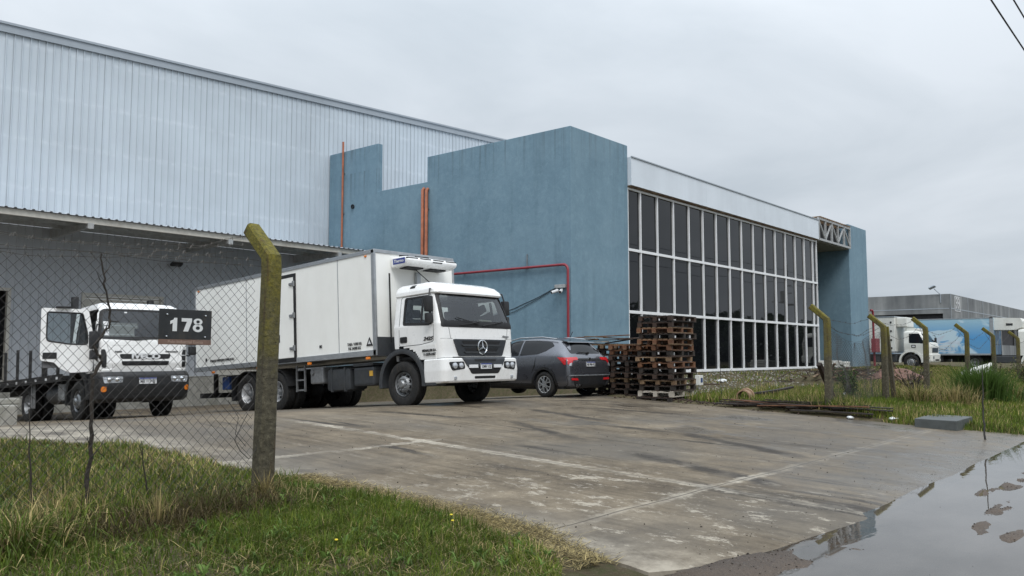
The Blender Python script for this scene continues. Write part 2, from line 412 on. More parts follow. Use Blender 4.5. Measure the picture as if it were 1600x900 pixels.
# ------------------------------------------------------------------ object helpers
def props(o, label=None, cat=None, group=None, kind=None):
    if label: o['label'] = label
    if cat: o['category'] = cat
    if group: o['group'] = group
    if kind: o['kind'] = kind
    return o
def thing(name, label, cat, loc=(0, 0, 0), rot=(0, 0, 0), group=None):
    o = bpy.data.objects.new(name, None)
    o.empty_display_size = .2
    COL.objects.link(o); o.location = loc; o.rotation_euler = rot
    return props(o, label, cat, group)
def link(name, me, mat=None, parent=None):
    o = bpy.data.objects.new(name, me); COL.objects.link(o)
    if mat is not None: me.materials.append(M[mat] if isinstance(mat, str) else mat)
    if parent is not None: o.parent = parent
    return o
def smooth(me, ang=35):
    for p in me.polygons: p.use_smooth = True
    try: me.set_sharp_from_angle(angle=R(ang))
    except Exception: pass

class MB:
    """collects simple shapes; build() links them as one mesh object"""
    def __init__(s): s.v = []; s.f = []
    def add(s, vs, fs):
        n = len(s.v); s.v += [tuple(v) for v in vs]; s.f += [tuple(i + n for i in f) for f in fs]; return s
    def box(s, x0, x1, y0, y1, z0, z1, mat=None, ch=0.0):
        if ch > 0:
            return s.bbox(x0, x1, y0, y1, z0, z1, ch, mat)
        vs = [Vector((x, y, z)) for x in (x0, x1) for y in (y0, y1) for z in (z0, z1)]
        if mat is not None: vs = [mat @ v for v in vs]
        return s.add(vs, [(0, 1, 3, 2), (4, 6, 7, 5), (0, 4, 5, 1), (2, 3, 7, 6), (0, 2, 6, 4), (1, 5, 7, 3)])
    def bbox(s, x0, x1, y0, y1, z0, z1, c, mat=None):
        bm = bmesh.new()
        bmesh.ops.create_cube(bm, size=1)
        for v in bm.verts:
            v.co = Vector((x0 + (v.co.x + .5) * (x1 - x0), y0 + (v.co.y + .5) * (y1 - y0), z0 + (v.co.z + .5) * (z1 - z0)))
        bmesh.ops.bevel(bm, geom=bm.edges[:], offset=c, segments=2, affect='EDGES', profile=.6)
        vs = [(mat @ v.co) if mat is not None else v.co.copy() for v in bm.verts]
        bm.verts.index_update()
        fs = [[v.index for v in f.verts] for f in bm.faces]
        bm.free()
        return s.add(vs, fs)
    def cbox(s, c, size, rot=(0, 0, 0), ch=0.0):
        from mathutils import Euler
        m = Matrix.Translation(c) @ Euler(rot).to_matrix().to_4x4()
        a, b, d = size[0] / 2, size[1] / 2, size[2] / 2
        return s.box(-a, a, -b, b, -d, d, m, ch)
    def tube(s, pts, r, n=6, cap=True):
        pts = [Vector(p) for p in pts]
        rs = r if isinstance(r, (list, tuple)) else [r] * len(pts)
        base = len(s.v); ref = None
        for i, p in enumerate(pts):
            a = pts[min(i + 1, len(pts) - 1)] - pts[max(i - 1, 0)]
            a.normalize()
            if ref is None:
                ref = a.orthogonal().normalized()
            u = (ref - a * ref.dot(a))
            u = u.normalized() if u.length > 1e-6 else a.orthogonal().normalized()
            ref = u; q = a.cross(u)
            for k in range(n):
                t = 2 * PI * k / n
                s.v.append(tuple(p + (u * math.cos(t) + q * math.sin(t)) * rs[i]))
        for i in range(len(pts) - 1):
            for k in range(n):
                a, b = base + i * n + k, base + i * n + (k + 1) % n
                s.f.append((a, b, b + n, a + n))
        if cap:
            s.f.append(tuple(base + k for k in range(n))[::-1])
            s.f.append(tuple(base + (len(pts) - 1) * n + k for k in range(n)))
        return s
    def prism(s, poly, axis, a, b):
        """polygon in the two other axes (in x,y,z order) extruded along axis from a to b"""
        n = len(poly); base = len(s.v)
        for t in (a, b):
            for (p, q) in poly:
                v = [p, q]; v.insert(axis, t); s.v.append(tuple(v))
        for k in range(n):
            i, j = base + k, base + (k + 1) % n
            s.f.append((i, j, j + n, i + n))
        s.f.append(tuple(base + k for k in range(n))[::-1]); s.f.append(tuple(base + n + k for k in range(n)))
        return s
    def lathe(s, prof, n=32, axis=0, c=(0, 0, 0), close=False):
        """prof = (along, radius) revolved about axis"""
        base = len(s.v); m = len(prof)
        o = [k for k in range(3) if k != axis]
        for i in range(n):
            t = 2 * PI * i / n
            for (a, r) in prof:
                v = [0, 0, 0]; v[axis] = a; v[o[0]] = r * math.cos(t); v[o[1]] = r * math.sin(t)
                s.v.append((v[0] + c[0], v[1] + c[1], v[2] + c[2]))
        for i in range(n):
            j = (i + 1) % n
            for k in range(m - 1 + (1 if close else 0)):
                k2 = (k + 1) % m
                s.f.append((base + i * m + k, base + j * m + k, base + j * m + k2, base + i * m + k2))
        return s
    def ball(s, c, r, nu=10, nv=6):
        prof = [(-math.cos(PI * k / nv) * r, max(1e-4, math.sin(PI * k / nv) * r)) for k in range(nv + 1)]
        return s.lathe(prof, nu, 2, c)
    def build(s, name, mat, parent=None, sm=None):
        me = bpy.data.meshes.new(name); me.from_pydata(s.v, [], s.f)
        bm = bmesh.new(); bm.from_mesh(me); bmesh.ops.recalc_face_normals(bm, faces=bm.faces); bm.to_mesh(me); bm.free()
        if sm: smooth(me, sm)
        return link(name, me, mat, parent)

def text(name, s, size, loc, rot, mat, parent, ext=.002, bold=0., align='CENTER', sx=1., shear=0.):
    c = bpy.data.curves.new(name, 'FONT'); c.body = s; c.size = size; c.extrude = ext; c.offset = bold
    c.align_x = align; c.align_y = 'CENTER'; c.shear = shear; c.resolution_u = 3
    c.materials.append(M[mat])
    o = bpy.data.objects.new(name, c); COL.objects.link(o); o.location = loc; o.rotation_euler = rot; o.scale = (sx, 1, 1)
    if parent is not None: o.parent = parent
    return o
def textm(*a, **k):
    """lettering as a real mesh"""
    o = text(*a, **k)
    dg = bpy.context.evaluated_depsgraph_get(); dg.update()
    me = bpy.data.meshes.new_from_object(o.evaluated_get(dg))
    par, mw = o.parent, (o.location.copy(), o.rotation_euler.copy(), o.scale.copy())
    nm = o.name; c = o.data
    bpy.data.objects.remove(o); bpy.data.curves.remove(c)
    q = bpy.data.objects.new(nm, me); COL.objects.link(q); q.parent = par
    q.location, q.rotation_euler, q.scale = mw
    return q
SIDE = (R(90), 0, R(90))      # reads on a face looking along local +X
FRONT = (R(90), 0, R(180))    # reads on a face looking along local +Y
def rpoly(pts, r, n=4, sub=6):
    """rounded polygon outline with extra points along the straights"""
    out = []
    k = len(pts)
    for i in range(k):
        p, a, b = Vector(pts[i]), Vector(pts[i - 1]), Vector(pts[(i + 1) % k])
        d1, d2 = (a - p), (b - p)
        rr = min(r, d1.length * .45, d2.length * .45)
        s, e = p + d1.normalized() * rr, p + d2.normalized() * rr
        for j in range(n + 1):
            t = j / n
            out.append((1 - t) ** 2 * s + 2 * t * (1 - t) * p + t * t * e)
        nx = Vector(pts[(i + 1) % k]); nb = Vector(pts[(i + 2) % k])
        r2 = min(r, (nx - p).length * .45, (nb - nx).length * .45)
        e2 = nx + (p - nx).normalized() * r2
        for j in range(1, sub):
            out.append(e.lerp(e2, j / sub))
    return out

class Skin:
    """ray-casts onto a body so panels, glass and lamps follow its surface"""
    def __init__(s, me): 
        bm = bmesh.new(); bm.from_mesh(me); s.t = BVHTree.FromBMesh(bm); bm.free()
    def hit(s, mode, p, q):
        if mode in ('R', 'L'):
            sg = 1 if mode == 'R' else -1
            o, d = Vector((4 * sg, p, q)), Vector((-sg, 0, 0))
        elif mode in ('F', 'B'):
            sg = 1 if mode == 'F' else -1
            o, d = Vector((p, 12 * sg, q)), Vector((0, -sg, 0))
        else:
            o, d = Vector((p, q, 9)), Vector((0, 0, -1))
        for a in (0, .01, -.01, .03, -.03, .06):
            for b in (0, .01, -.01, .03, -.03, .06):
                oo = o.copy()
                if mode in ('R', 'L'): oo.y += a; oo.z += b
                elif mode in ('F', 'B'): oo.x += a; oo.z += b
                else: oo.x += a; oo.y += b
                l, n, i, ds = s.t.ray_cast(oo, d)
                if l is not None:
                    l = l + (o - oo)
                    if n.dot(d) > 0: n = -n
                    return l, n
        return None
    def patch(s, name, outline, mode, mat, parent, off=.004, th=.01, rings=4, hole=None, sm=30):
        """panel with the given outline laid on the body; hole = inner outline scale list or a second outline"""
        n = len(outline)
        if hole is not None: loops = [[o.lerp(h, t) for o, h in zip(outline, hole)] for t in (0, .3, .65, 1)]
        else:
            c = Vector((sum(p.x for p in outline) / n, sum(p.y for p in outline) / n))
            loops = [[c.lerp(p, t) for p in outline] for t in [1 - k / rings for k in range(rings)]]
        top = []; bot = []
        for lp in loops + ([] if hole is not None else [[c]]):
            for p in lp:
                h = s.hit(mode, p.x, p.y)
                if h is None: h = (Vector((0, 0, 0)), Vector((0, 0, 1)))
                top.append(h[0] + h[1] * (off + th)); bot.append(h[0] + h[1] * (off - .02))
        N = len(top); fs = []
        L = len(loops)
        for i in range(L - 1):
            for k in range(n):
                k2 = (k + 1) % n
                fs.append((i * n + k, i * n + k2, (i + 1) * n + k2, (i + 1) * n + k))
        if hole is None:
            for k in range(n): fs.append(((L - 1) * n + k, (L - 1) * n + (k + 1) % n, N - 1))
        for k in range(n):
            k2 = (k + 1) % n
            fs.append((k, k2, N + k2, N + k))
            if hole is not None: fs.append(((L - 1) * n + k, (L - 1) * n + k2, N + (L - 1) * n + k2, N + (L - 1) * n + k))
        mb = MB().add(top + bot, fs)
        return mb.build(name, mat, parent, sm)
def inpoly(x, y, poly):
    c = False; n = len(poly)
    for i in range(n):
        x1, y1 = poly[i]; x2, y2 = poly[i - 1]
        if (y1 > y) != (y2 > y) and x < (x2 - x1) * (y - y1) / (y2 - y1) + x1: c = not c
    return c
def interp(z, tab):
    if z <= tab[0][0]: return tab[0][1:]
    for a, b in zip(tab, tab[1:]):
        if z <= b[0]:
            t = (z - a[0]) / (b[0] - a[0]); return tuple(p + (q - p) * t for p, q in zip(a[1:], b[1:]))
    return tab[-1][1:]
def ngrid(x, y, scale, seed=0):
    """smooth value noise on numpy arrays, -1..1"""
    x = np.asarray(x, float) * scale + seed * 17.3; y = np.asarray(y, float) * scale + seed * 9.1
    xi, yi = np.floor(x).astype(np.int64), np.floor(y).astype(np.int64)
    fx, fy = x - xi, y - yi
    fx = fx * fx * (3 - 2 * fx); fy = fy * fy * (3 - 2 * fy)
    def h(a, b):
        v = (a * 374761393 + b * 668265263 + seed * 1442695) & 0x7fffffff
        v = ((v ^ (v >> 13)) * 1274126177) & 0x7fffffff
        return (v ^ (v >> 16)) % 100003 / 50001.5 - 1
    return (h(xi, yi) * (1 - fx) + h(xi + 1, yi) * fx) * (1 - fy) + (h(xi, yi + 1) * (1 - fx) + h(xi + 1, yi + 1) * fx) * fy
def fbm(x, y, scale, seed=0, o=3):
    return sum(ngrid(x, y, scale * 2 ** k, seed + k) * .5 ** k for k in range(o)) / 1.75

# ------------------------------------------------------------------ ground heights
def zc(l):
    """height of the concrete: rises from the street, crests, then falls to the docks"""
    l = np.asarray(l, float)
    return np.interp(l, [-99, 2.5, 12.4, 13.4, 27.1, 99], [0, 0, .447, .447, -.40, -.40])
def smoothstep(x, a, b):
    t = np.clip((np.asarray(x, float) - a) / (b - a), 0, 1); return t * t * (3 - 2 * t)
def slab_start(r):
    r = np.asarray(r, float)
    drive = np.interp(r, [5.2, 5.6, 6.5, 7.6, 8.25, 8.5, 18.7], [3.15, 2.95, 2.72, 2.52, 2.40, 2.62, 2.6])
    left = np.interp(r, [-15, 3.0, 4.0, 4.6, 5.2], [12.4, 12.2, 11.9, 11.3, 9.8])
    return np.where(r < 5.2, left, np.where(r <= 18.7, drive, 12.6))
def soil_h(r, l):
    r, l = np.broadcast_arrays(np.asarray(r, float), np.asarray(l, float))
    road = -.026 + .036 * fbm(r, l * 3.4, .30, 3, 4) + .016 * fbm(r, l * 1.5, 1.8, 9, 3)
    road = road + .085 * np.exp(-((r - 5.5 - (l - 2.7) * 1.2) / 1.15) ** 2 - ((l - 2.72) / .42) ** 2) + .8 * (.085 * np.exp(-((r - 10.7) / 1.6) ** 2 - ((l - 2.05 + .12 * (r - 10.7)) / .13) ** 2) \
        + .085 * np.exp(-((r - 9.3) / 1.5) ** 2 - ((l - 1.72 - .05 * (r - 9.3)) / .12) ** 2) + .075 * np.exp(-((r - 7.9) / .9) ** 2 - ((l - 1.42) / .09) ** 2) \
        + .08 * np.exp(-((r - 13.5) / 2.2) ** 2 - ((l - 2.0) / .12) ** 2)) * np.clip(.55 + 1.5 * fbm(r, l * 2.2, 2.6, 19, 4), -.2, 1.2)
    road = road + .014 * fbm(r, l * 1.5, 6.5, 77, 3)
    bump = .03 * fbm(r, l, .7, 5, 3) + .012 * fbm(r, l, 3., 8, 2)
    left = np.interp(l, [-60, -9, -2, 1.6, 2.6, 4.2, 6.2, 7.2, 9., 11, 13], [0, 0, 0, .0, .10, .16, .26, .31, .35, .41, .44]) + bump
    right = np.interp(l, [2.4, 3.1, 4.5, 6.7, 10, 13, 16.6, 40], [-.05, .05, .20, .33, .40, .55, .80, .85]) + bump * 1.5
    far = .8 * smoothstep(l, 3, 30)
    under = zc(l) - .14
    h = np.where(r < 4.7, left, under)
    k = smoothstep(r, 4.9, 5.35); h = np.where(r < 5.6, left * (1 - k) + under * k, h)
    k = smoothstep(r, 18.1, 18.75); h = np.where(r > 18, under * (1 - k) + right * k, h)
    # yard: concrete everywhere left of the office
    ky = smoothstep(l, 12.3, 12.9) * (1 - smoothstep(r, 22.9, 23.0)) * smoothstep(r, -17, -15)
    h = h * (1 - ky) + np.minimum(h, under) * ky
    kr = smoothstep(l, 2.3, 2.9)
    kr = np.where(r < 5.2, smoothstep(l, 1.0 + 1.6 * smoothstep(r, 2, 5.2), 2.2 + 1.0 * smoothstep(r, 2, 5.2)), kr)
    kd = smoothstep(l - slab_start(r), -.06, .14)
    kr = np.where((r >= 5.25) & (r <= 18.3), kd, kr)
    return road * (1 - kr) + h * kr

def sheet(name, xs, ys, hf, mat, mask=None):
    X, Y = np.meshgrid(xs, ys, indexing='ij')
    Z = hf(X, Y)
    n, m = X.shape
    v = np.stack([X, Y, Z], -1).reshape(-1, 3)
    i = np.arange(n - 1)[:, None] * m + np.arange(m - 1)[None, :]
    f = np.stack([i, i + m, i + m + 1, i + 1], -1).reshape(-1, 4)
    me = bpy.data.meshes.new(name)
    me.vertices.add(len(v)); me.vertices.foreach_set('co', v.ravel())
    me.loops.add(f.size); me.loops.foreach_set('vertex_index', f.ravel().astype(np.int32))
    me.polygons.add(len(f)); me.polygons.foreach_set('loop_start', np.arange(0, f.size, 4, dtype=np.int32))
    me.update(); me.validate()
    for p in me.polygons: p.use_smooth = True
    return link(name, me, mat)
def axis(*segs):
    out = []
    for a, b, s in segs: out += list(np.arange(a, b, s))
    return np.array(out + [segs[-1][1]])

xs = axis((-400, -40, 40), (-40, -2, 2), (-2, 4.4, .3), (4.4, 6, .1), (6, 18, .2), (18, 19.4, .14), (19.4, 60, .6), (60, 140, 4), (140, 900, 40))
ys = axis((-400, -40, 40), (-40, -4, 3), (-4, 0, .4), (0, 3.2, .08), (3.2, 13.5, .25), (13.5, 32, 1.5), (32, 100, 8), (100, 900, 50))
ground = sheet('ground', xs, ys, lambda x, y: soil_h(x, y) - .004, 'soil'); props(ground, kind='structure')
xs = axis((-6, 4, .3), (4, 20, .1), (20, 60, .5)); ys = axis((-8, 0, .4), (0, 3.5, .05))
def road_h(x, y):
    h = soil_h(x, y) + .004
    return h - .1 * smoothstep(y, 2.75, 3.0) * (smoothstep(x, 18.2, 18.5) + 1 - smoothstep(x, 5.0, 5.2))
road = sheet('road', xs, ys, road_h, 'mud'); props(road, kind='structure')

# concrete apron and yard, one cast sheet with rows running from its ragged street edge to the docks
cols = axis((-15, 4, .6), (4, 5.2, .1), (5.201, 6.2, .06), (6.2, 18.69, .11), (18.7, 18.70, .1), (18.71, 22.9, .5))
rows = np.concatenate([np.linspace(0, .08, 14), np.linspace(.1, 1, 60)])
S0 = slab_start(cols) + .06 * fbm(cols, cols * 0, 1.3, 2, 4) * (cols < 18.7)
V = []
for c, s in zip(cols, S0):
    for t in rows:
        y = s + (29.9 - s) * t
        V.append((c + (.05 * float(fbm(y, 0., 1.1, 4, 3)) if abs(c - 18.7) < .02 else 0), y, float(zc(y)) + .006 * float(fbm(c, y, .45, 21, 2)) + .02 - .022 * float(1 - smoothstep(t, 0, .01)) * (c < 18.7)))
m = len(rows); F = []
for i in range(len(cols) - 1):
    for j in range(m - 1):
        F.append((i * m + j, (i + 1) * m + j, (i + 1) * m + j + 1, i * m + j + 1))
base = len(V)     # skirt: the slab's thickness along its street edge
for i in range(len(cols)): V.append((cols[i], S0[i] + .01, -.2 if cols[i] > 5.2 else .2))
for i in range(len(cols) - 1): F.append((i * m, base + i, base + i + 1, (i + 1) * m))
me = bpy.data.meshes.new('driveway'); me.from_pydata(V, [], F); smooth(me, 50)
drive = link('driveway', me, 'driveway'); props(drive, kind='structure')

wat = sheet('puddle_water', axis((5.4, 60, .8)), axis((-7, 3.9, .5)), lambda x, y: x * 0 + .017, 'water'); props(wat, kind='structure')

# ------------------------------------------------------------------ warehouse with ribbed cladding
WL = 30.3
def roof_z(r): return 12.07 + .0445 * r
wh = thing('warehouse', 'long warehouse gable clad in pale blue grey ribbed metal with loading docks below', 'warehouse', (0, WL, 0))
def ribbed(x0, x1, z0, ztop, pitch=.25, rib=.035, mat='cladding', name='wall', parent=wh, y=0.0, n_sub=1):
    mb = MB(); prof = []
    x = x0
    while x < x1:
        prof += [(x, 0), (x + pitch * .80, 0), (x + pitch * .85, -rib), (x + pitch * .95, -rib)]
        x += pitch
    prof = [p for p in prof if p[0] <= x1]; prof.append((x1, 0))
    vs = []; fs = []
    for (px, py) in prof:
        vs += [(px, y + py, z0), (px, y + py, ztop(px))]
    for i in range(len(prof) - 1): fs.append((2 * i, 2 * i + 2, 2 * i + 3, 2 * i + 1))
    mb.add(vs, fs)
    return mb.build(name, mat, parent)
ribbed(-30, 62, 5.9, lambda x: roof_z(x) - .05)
# lower wall leaves door openings: sheets between them
doors = [(7.6, 10.12, 3.66), (12.57, 15.32, 3.64), (17.8, 20.5, 3.64)]
edges = [-30.0]
for a, b, h in doors: edges += [a, b]
edges.append(23.0)
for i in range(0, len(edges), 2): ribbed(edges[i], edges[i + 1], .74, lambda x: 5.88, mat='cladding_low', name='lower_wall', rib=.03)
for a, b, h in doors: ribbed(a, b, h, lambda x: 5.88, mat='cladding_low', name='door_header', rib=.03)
mb = MB(); mb.prism([(-30, roof_z(-30) + .02), (62, roof_z(62) + .02), (62, roof_z(62) - .24), (-30, roof_z(-30) - .24)], 1, -.09, -.05); mb.build('roof_flashing', 'flashing', wh)
mb = MB(); mb.prism([(-30, roof_z(-30) + .10), (62, roof_z(62) + .10), (62, roof_z(62) + .02), (-30, roof_z(-30) + .02)], 1, -.14, 40); mb.build('roof', 'flashing', wh)
# concrete dock wall below the cladding
mb = MB(); mb.box(-30, 22.9, -.06, .3, -.6, .74); mb.build('dock_wall', 'concrete_block', wh)
for i, (a, b, h) in enumerate(doors):
    if i == 0:
        d = MB().box(a - .4, b + .4, 1.5, 1.55, .6, h + .4).box(a - .42, a - .38, .12, 1.5, .6, h + .4).box(b + .38, b + .42, .12, 1.5, .6, h + .4).box(a - .4, b + .4, .12, 1.5, h + .36, h + .4).box(a - .4, b + .4, .12, 1.5, .62, .68).build('dock_opening', 'dark_inside', wh)
    else:
        mb = MB()
        k = .76
        while k < h - .02:
            mb.box(a, b, .06, .09, k, min(k + .30, h - .01)); k += .31
        d = mb.build('roller_door', 'cream_metal', wh)
    fr = MB()
    fr.box(a - .10, a, -.07, .1, .74, h + .10); fr.box(b, b + .10, -.07, .1, .74, h + .10); fr.box(a, b, -.07, .1, h, h + .10)
    fr.build('frame', 'cream_metal', d)
# canopy over the docks
can = MB()
x = -30.; pr = []
while x < 22.7:
    pr += [(x, 5.93), (x + .14, 5.93), (x + .17, 5.965), (x + .22, 5.965)]; x += .25
vs = []; fs = []
for (px, pz) in pr: vs += [(px, -3.12, pz), (px, -.05, pz + .22)]
for i in range(len(pr) - 1): fs.append((2 * i, 2 * i + 2, 2 * i + 3, 2 * i + 1))
can.add(vs, fs)
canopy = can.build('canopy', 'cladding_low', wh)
MB().box(-30, 22.6, -3.03, -2.97, 5.73, 5.915).box(-30, 22.6, -2.97, -2.90, 5.73, 5.75).build('edge_beam', 'cream_metal', canopy)
for k in range(-6, 5):
    xb = 11.38 + 4.93 * k if k > -6 else -22
    if xb > 22.6: continue
    mb = MB(); mb.prism([(-3.1, 5.60), (-3.1, 5.725), (-.07, 5.86), (-.07, 5.52), (-.5, 5.52)], 0, xb - .06, xb + .06)
    mb.box(xb - .09, xb + .09, -3.14, -3.10, 5.56, 5.74)
    mb.build('bracket', 'galv', canopy)
for yy in (-2.1, -1.1): MB().box(-30, 22.6, yy - .04, yy + .04, 5.735, 5.80 + .07 * (3 + yy)).build('purlin', 'galv', canopy)
fl = MB(); fl.cbox((15.7, -.42, 4.98), (.42, .22, .10), (R(-25), 0, 0), .02); fl.box(15.66, 15.74, -.35, -.02, 4.98, 5.02)
fl.build('floodlight', 'black_plastic', wh); 

# ------------------------------------------------------------------ office block
of = thing('office_building', 'blue plastered office block with a tall dark glass curtain wall along its street front', 'building', (23, 16.8, 0))
def wallpoly(name, poly, ax, a, b, mat='blue_plaster', parent=of, ch=.012):
    mb = MB(); mb.prism(poly, ax, a, b)
    o = mb.build(name, mat, parent)
    bv = o.modifiers.new('bevel', 'BEVEL'); bv.width = ch; bv.segments = 2; bv.limit_method = 'ANGLE'
    return o
# end block (stair tower)
wallpoly('end_block', [(0, 0), (3.66, 0), (3.66, 7.12), (0, 7.12)], 2, -.8, 9.51)
wallpoly('parapet_wall', [(7.125, -.8), (13.45, -.8), (13.45, 10.57), (10.15, 10.57), (10.15, 8.49), (7.125, 8.49)], 0, .004, .26)
# main body behind the glass
MB().box(.3, 23.2, 1.6, 13.3, 0, 8.2).build('inner_wall', 'dark_inside', of)
MB().box(3.7, 28.3, .9, 13.3, 8.3, 8.9).build('roof', 'flashing', of)
# plinth
MB().box(3.665, 23.3, -.02, .5, 0.2, .80).build('plinth', 'concrete_block', of)
# metal fascia over the glass
fa = MB(); 
x = 3.67
while x < 23.1:
    x2 = min(x + 6.1, 23.12); fa.box(x, x2 - .01, -.16, .55, 7.98, 9.06); x = x2
fascia = fa.build('fascia', 'fascia_metal', of)
MB().box(3.67, 23.16, -.20, -.14, 9.045, 9.09).build('cap', 'flashing', fascia)
MB().box(3.67, 23.14, -.10, .3, 7.93, 7.975).build('timber_strip', 'wood_tan', of)
# curtain wall: glass panels set a touch out of true, between white mullions
mull = [4.62, 5.90, 7.19, 8.50, 9.76, 11.02, 12.32, 13.60, 14.90, 16.22, 17.51, 18.81, 20.12, 21.39, 22.62, 23.20]
cols_x = [3.67] + mull
zrow = [.90, 3.18, 5.54, 7.90]
random.seed(11)
for i in range(len(cols_x) - 1):
    for j in range(3):
        a, b = cols_x[i] + .03, cols_x[i + 1] - .03
        z0, z1 = zrow[j] + .04, zrow[j + 1] - .04
        t1, t2 = random.uniform(-.006, .006), random.uniform(-.006, .006)
        mb = MB(); mb.cbox(((a + b) / 2, .10, (z0 + z1) / 2), (b - a + .02, .012, z1 - z0 + .02), (t1, 0, t2))
        mb.build('glass_panel', 'office_glass', of)
mb = MB()
for x in mull: mb.box(x - .032, x + .032, .02, .17, .84, 7.925)
mb.box(3.67, 3.73, .022, .17, .84, 7.925)
mb.build('mullions', 'mullion', of)
mb = MB()
for z, hh in ((zrow[0], .055), (zrow[1], .055), (zrow[2], .05), (zrow[3] - .02, .04)):
    mb.box(3.67, 23.23, .012, .165, z - hh, z + hh)
mb.build('transoms', 'mullion', of)
# porch: open truss lintel and the far pier
mb = MB()
for z in (8.02, 9.19): mb.box(23.26, 28.48, -.14, -.02, z - .06, z + .06)
xs_ = [23.32 + i * 1.03 for i in range(6)]
for i, x in enumerate(xs_):
    mb.box(x - .045, x + .045, -.135, -.03, 8.08, 9.16)
    if i < 5:
        a, b = ((x, 8.1), (xs_[i + 1], 9.14)) if i % 2 else ((x, 9.14), (xs_[i + 1], 8.1))
        mb.tube([(a[0], -.08, a[1]), (b[0], -.08, b[1])], .05, 4)
mb.build('truss', 'galv', of)
MB().box(23.26, 28.48, .02, 7.0, 7.92, 8.04).build('porch_ceiling', 'concrete_block', of); MB().box(23.26, 28.48, .5, 7, 8.05, 9.2).build('porch_roof', 'dark_inside', of)
mb = MB()
for k in range(30): mb.box(23.3 + k * .172, 23.36 + k * .172, -.2, 1.0, 9.25 + .01 * (k % 2), 9.31 + .01 * (k % 2))
mb.build('rafter_ends', 'wood_tan', of)
wallpoly('pier', [(28.5, 0), (31.85, 0), (31.85, 7.5), (28.5, 7.5)], 2, .2, 9.50)
wallpoly('porch_back_wall', [(23.24, 6.9), (28.49, 6.9), (28.49, 7.1), (23.24, 7.1)], 2, .2, 9.2)
# rust coloured downpipes on the side wall, faces world -X
def pipe(name, pts, r, mat, parent=of, clips=()):
    mb = MB(); mb.tube(pts, r, 10)
    o = mb.build(name, mat, parent, 60)
    for c in clips: MB().cbox(c, (.06, .16, .03), ch=0).build('clip', 'steel', o)
    return o
pipe('downpipe', [(-.07, 12.42, 4.2), (-.07, 12.42, 11.0)], .045, 'rust_orange', clips=[(-.03, 12.42, 7.8), (-.03, 12.42, 9.6)])
pipe('downpipe', [(-.10, 7.05, 3.6), (-.10, 7.05, 8.12), (-.02, 7.05, 8.2)], .068, 'rust_orange', clips=[(-.05, 7.05, 5.4), (-.05, 7.05, 7.4)])
pipe('downpipe', [(-.10, 7.27, 3.6), (-.10, 7.27, 8.16), (-.02, 7.27, 8.24)], .068, 'rust_orange', clips=[(-.05, 7.27, 6.2)])
MB().lathe([(-.02, .10), (-.06, .10), (-.06, .06), (-.01, .05)], 14, 0, (0, 11.75, 8.02)).build('vent_outlet', 'black_plastic', of)
# red fire main with its elbow and the pair of security cameras
bend = [(-.12, 7.1, 4.66), (-.12, 3.0, 4.66)] + [(-.12, .25 - .20 * math.sin(R(a)) + .0, 4.46 + .20 * math.cos(R(a))) for a in (0, 22, 45, 67, 90)] + [(-.12, .05, 3.4), (-.12, .05, .5)]
fm = pipe('fire_pipe', bend, .047, 'red_paint')
for p in ((-.06, 1.9, 4.66), (-.06, 5.0, 4.66)): MB().cbox(p, (.10, .05, .05)).build('clip', 'steel', fm)
MB().cbox((-.06, 1.9, 4.9), (.03, .03, .5)).build('hanger', 'steel', fm)
cb = MB().box(-.14, -.04, .16, .62, 3.86, 3.98, ch=.01); cb.build('camera_box', 'galv', of)
for yy, a in ((.26, 25), (.50, -25)):
    mm = Matrix.Translation((-.24, yy, 3.74)) @ Matrix.Rotation(R(a), 4, 'Z') @ Matrix.Rotation(R(-18), 4, 'Y')
    mb = MB(); mb.lathe([(-.16, .03), (-.16, .055), (.10, .055), (.12, .03)], 14, 0); mb.v = [tuple(mm @ Vector(v)) for v in mb.v]
    c = mb.build('security_camera', 'plate_white', of, 40)
    mb = MB(); mb.lathe([(-.155, .001), (-.163, .035), (-.165, .045)], 14, 0); mb.v = [tuple(mm @ Vector(v)) for v in mb.v]; mb.build('lens', 'grille_black', c)
    MB().tube([(-.24, yy, 3.78), (-.1, yy, 3.88)], .012, 5).build('bracket', 'steel', c)
mb = MB()
for k in range(2):
    pts = []
    for i in range(13):
        t = i / 12; y = .6 + 4.6 * t
        pts.append((-.015 - .01 * k, y, 3.9 - 1.15 * t + (-.18 - .12 * k) * math.sin(PI * t) + .01 * math.sin(i * 2.1 + k)))
    mb.tube(pts, .010, 4)
mb.build('loose_cable', 'cable', of)
# red standpipe with its hose box on the far pier
sp_ = thing('standpipe', 'red standpipe with a hose box rising at the far edge of the blue pier', 'standpipe', (54.98, 16.62, 0))
MB().tube([(.12, 0, .6), (.12, 0, 4.25), (.02, 0, 4.38), (-.15, .05, 4.38)], .07, 8).build('pipe', 'red_paint', sp_, 50)
MB().box(-.42, .40, -.28, .0, 1.75, 2.6, ch=.02).build('hose_box', 'red_paint', sp_)

# ------------------------------------------------------------------ far precast warehouse
gw = thing('concrete_warehouse', 'grey precast concrete warehouse far off beyond the parked lorries', 'warehouse', (122.8, 27, 0))
H = 9.75
mb = MB()
mb.box(0, 260, 0, .35, 6.4, H); mb.box(0, 260, .02, .35, 0, 3.2); mb.build('front_wall', 'precast', gw)
mb = MB(); mb.box(-.01, .35, .35, 80, 7.15, H + .01); mb.box(0, .3, .35, 80, .0, 6.0); mb.box(-.012, .35, 17.5, 80, 6.0, 7.14); mb.box(-.012, .35, .36, 1.0, 6.0, 7.14); mb.build('side_wall', 'precast', gw)
MB().box(.45, 260, .40, 80, 0, 7.3).build('inner_wall', 'dark_inside', gw)
mb = MB()
for k in range(26): mb.box(k * 10 - .06, k * 10 + .06, -.02, 0, 6.4, H)
mb.box(0, 260, -.022, -.002, 7.75, 7.87); mb.build('joint', 'flashing', gw)
mb = MB()
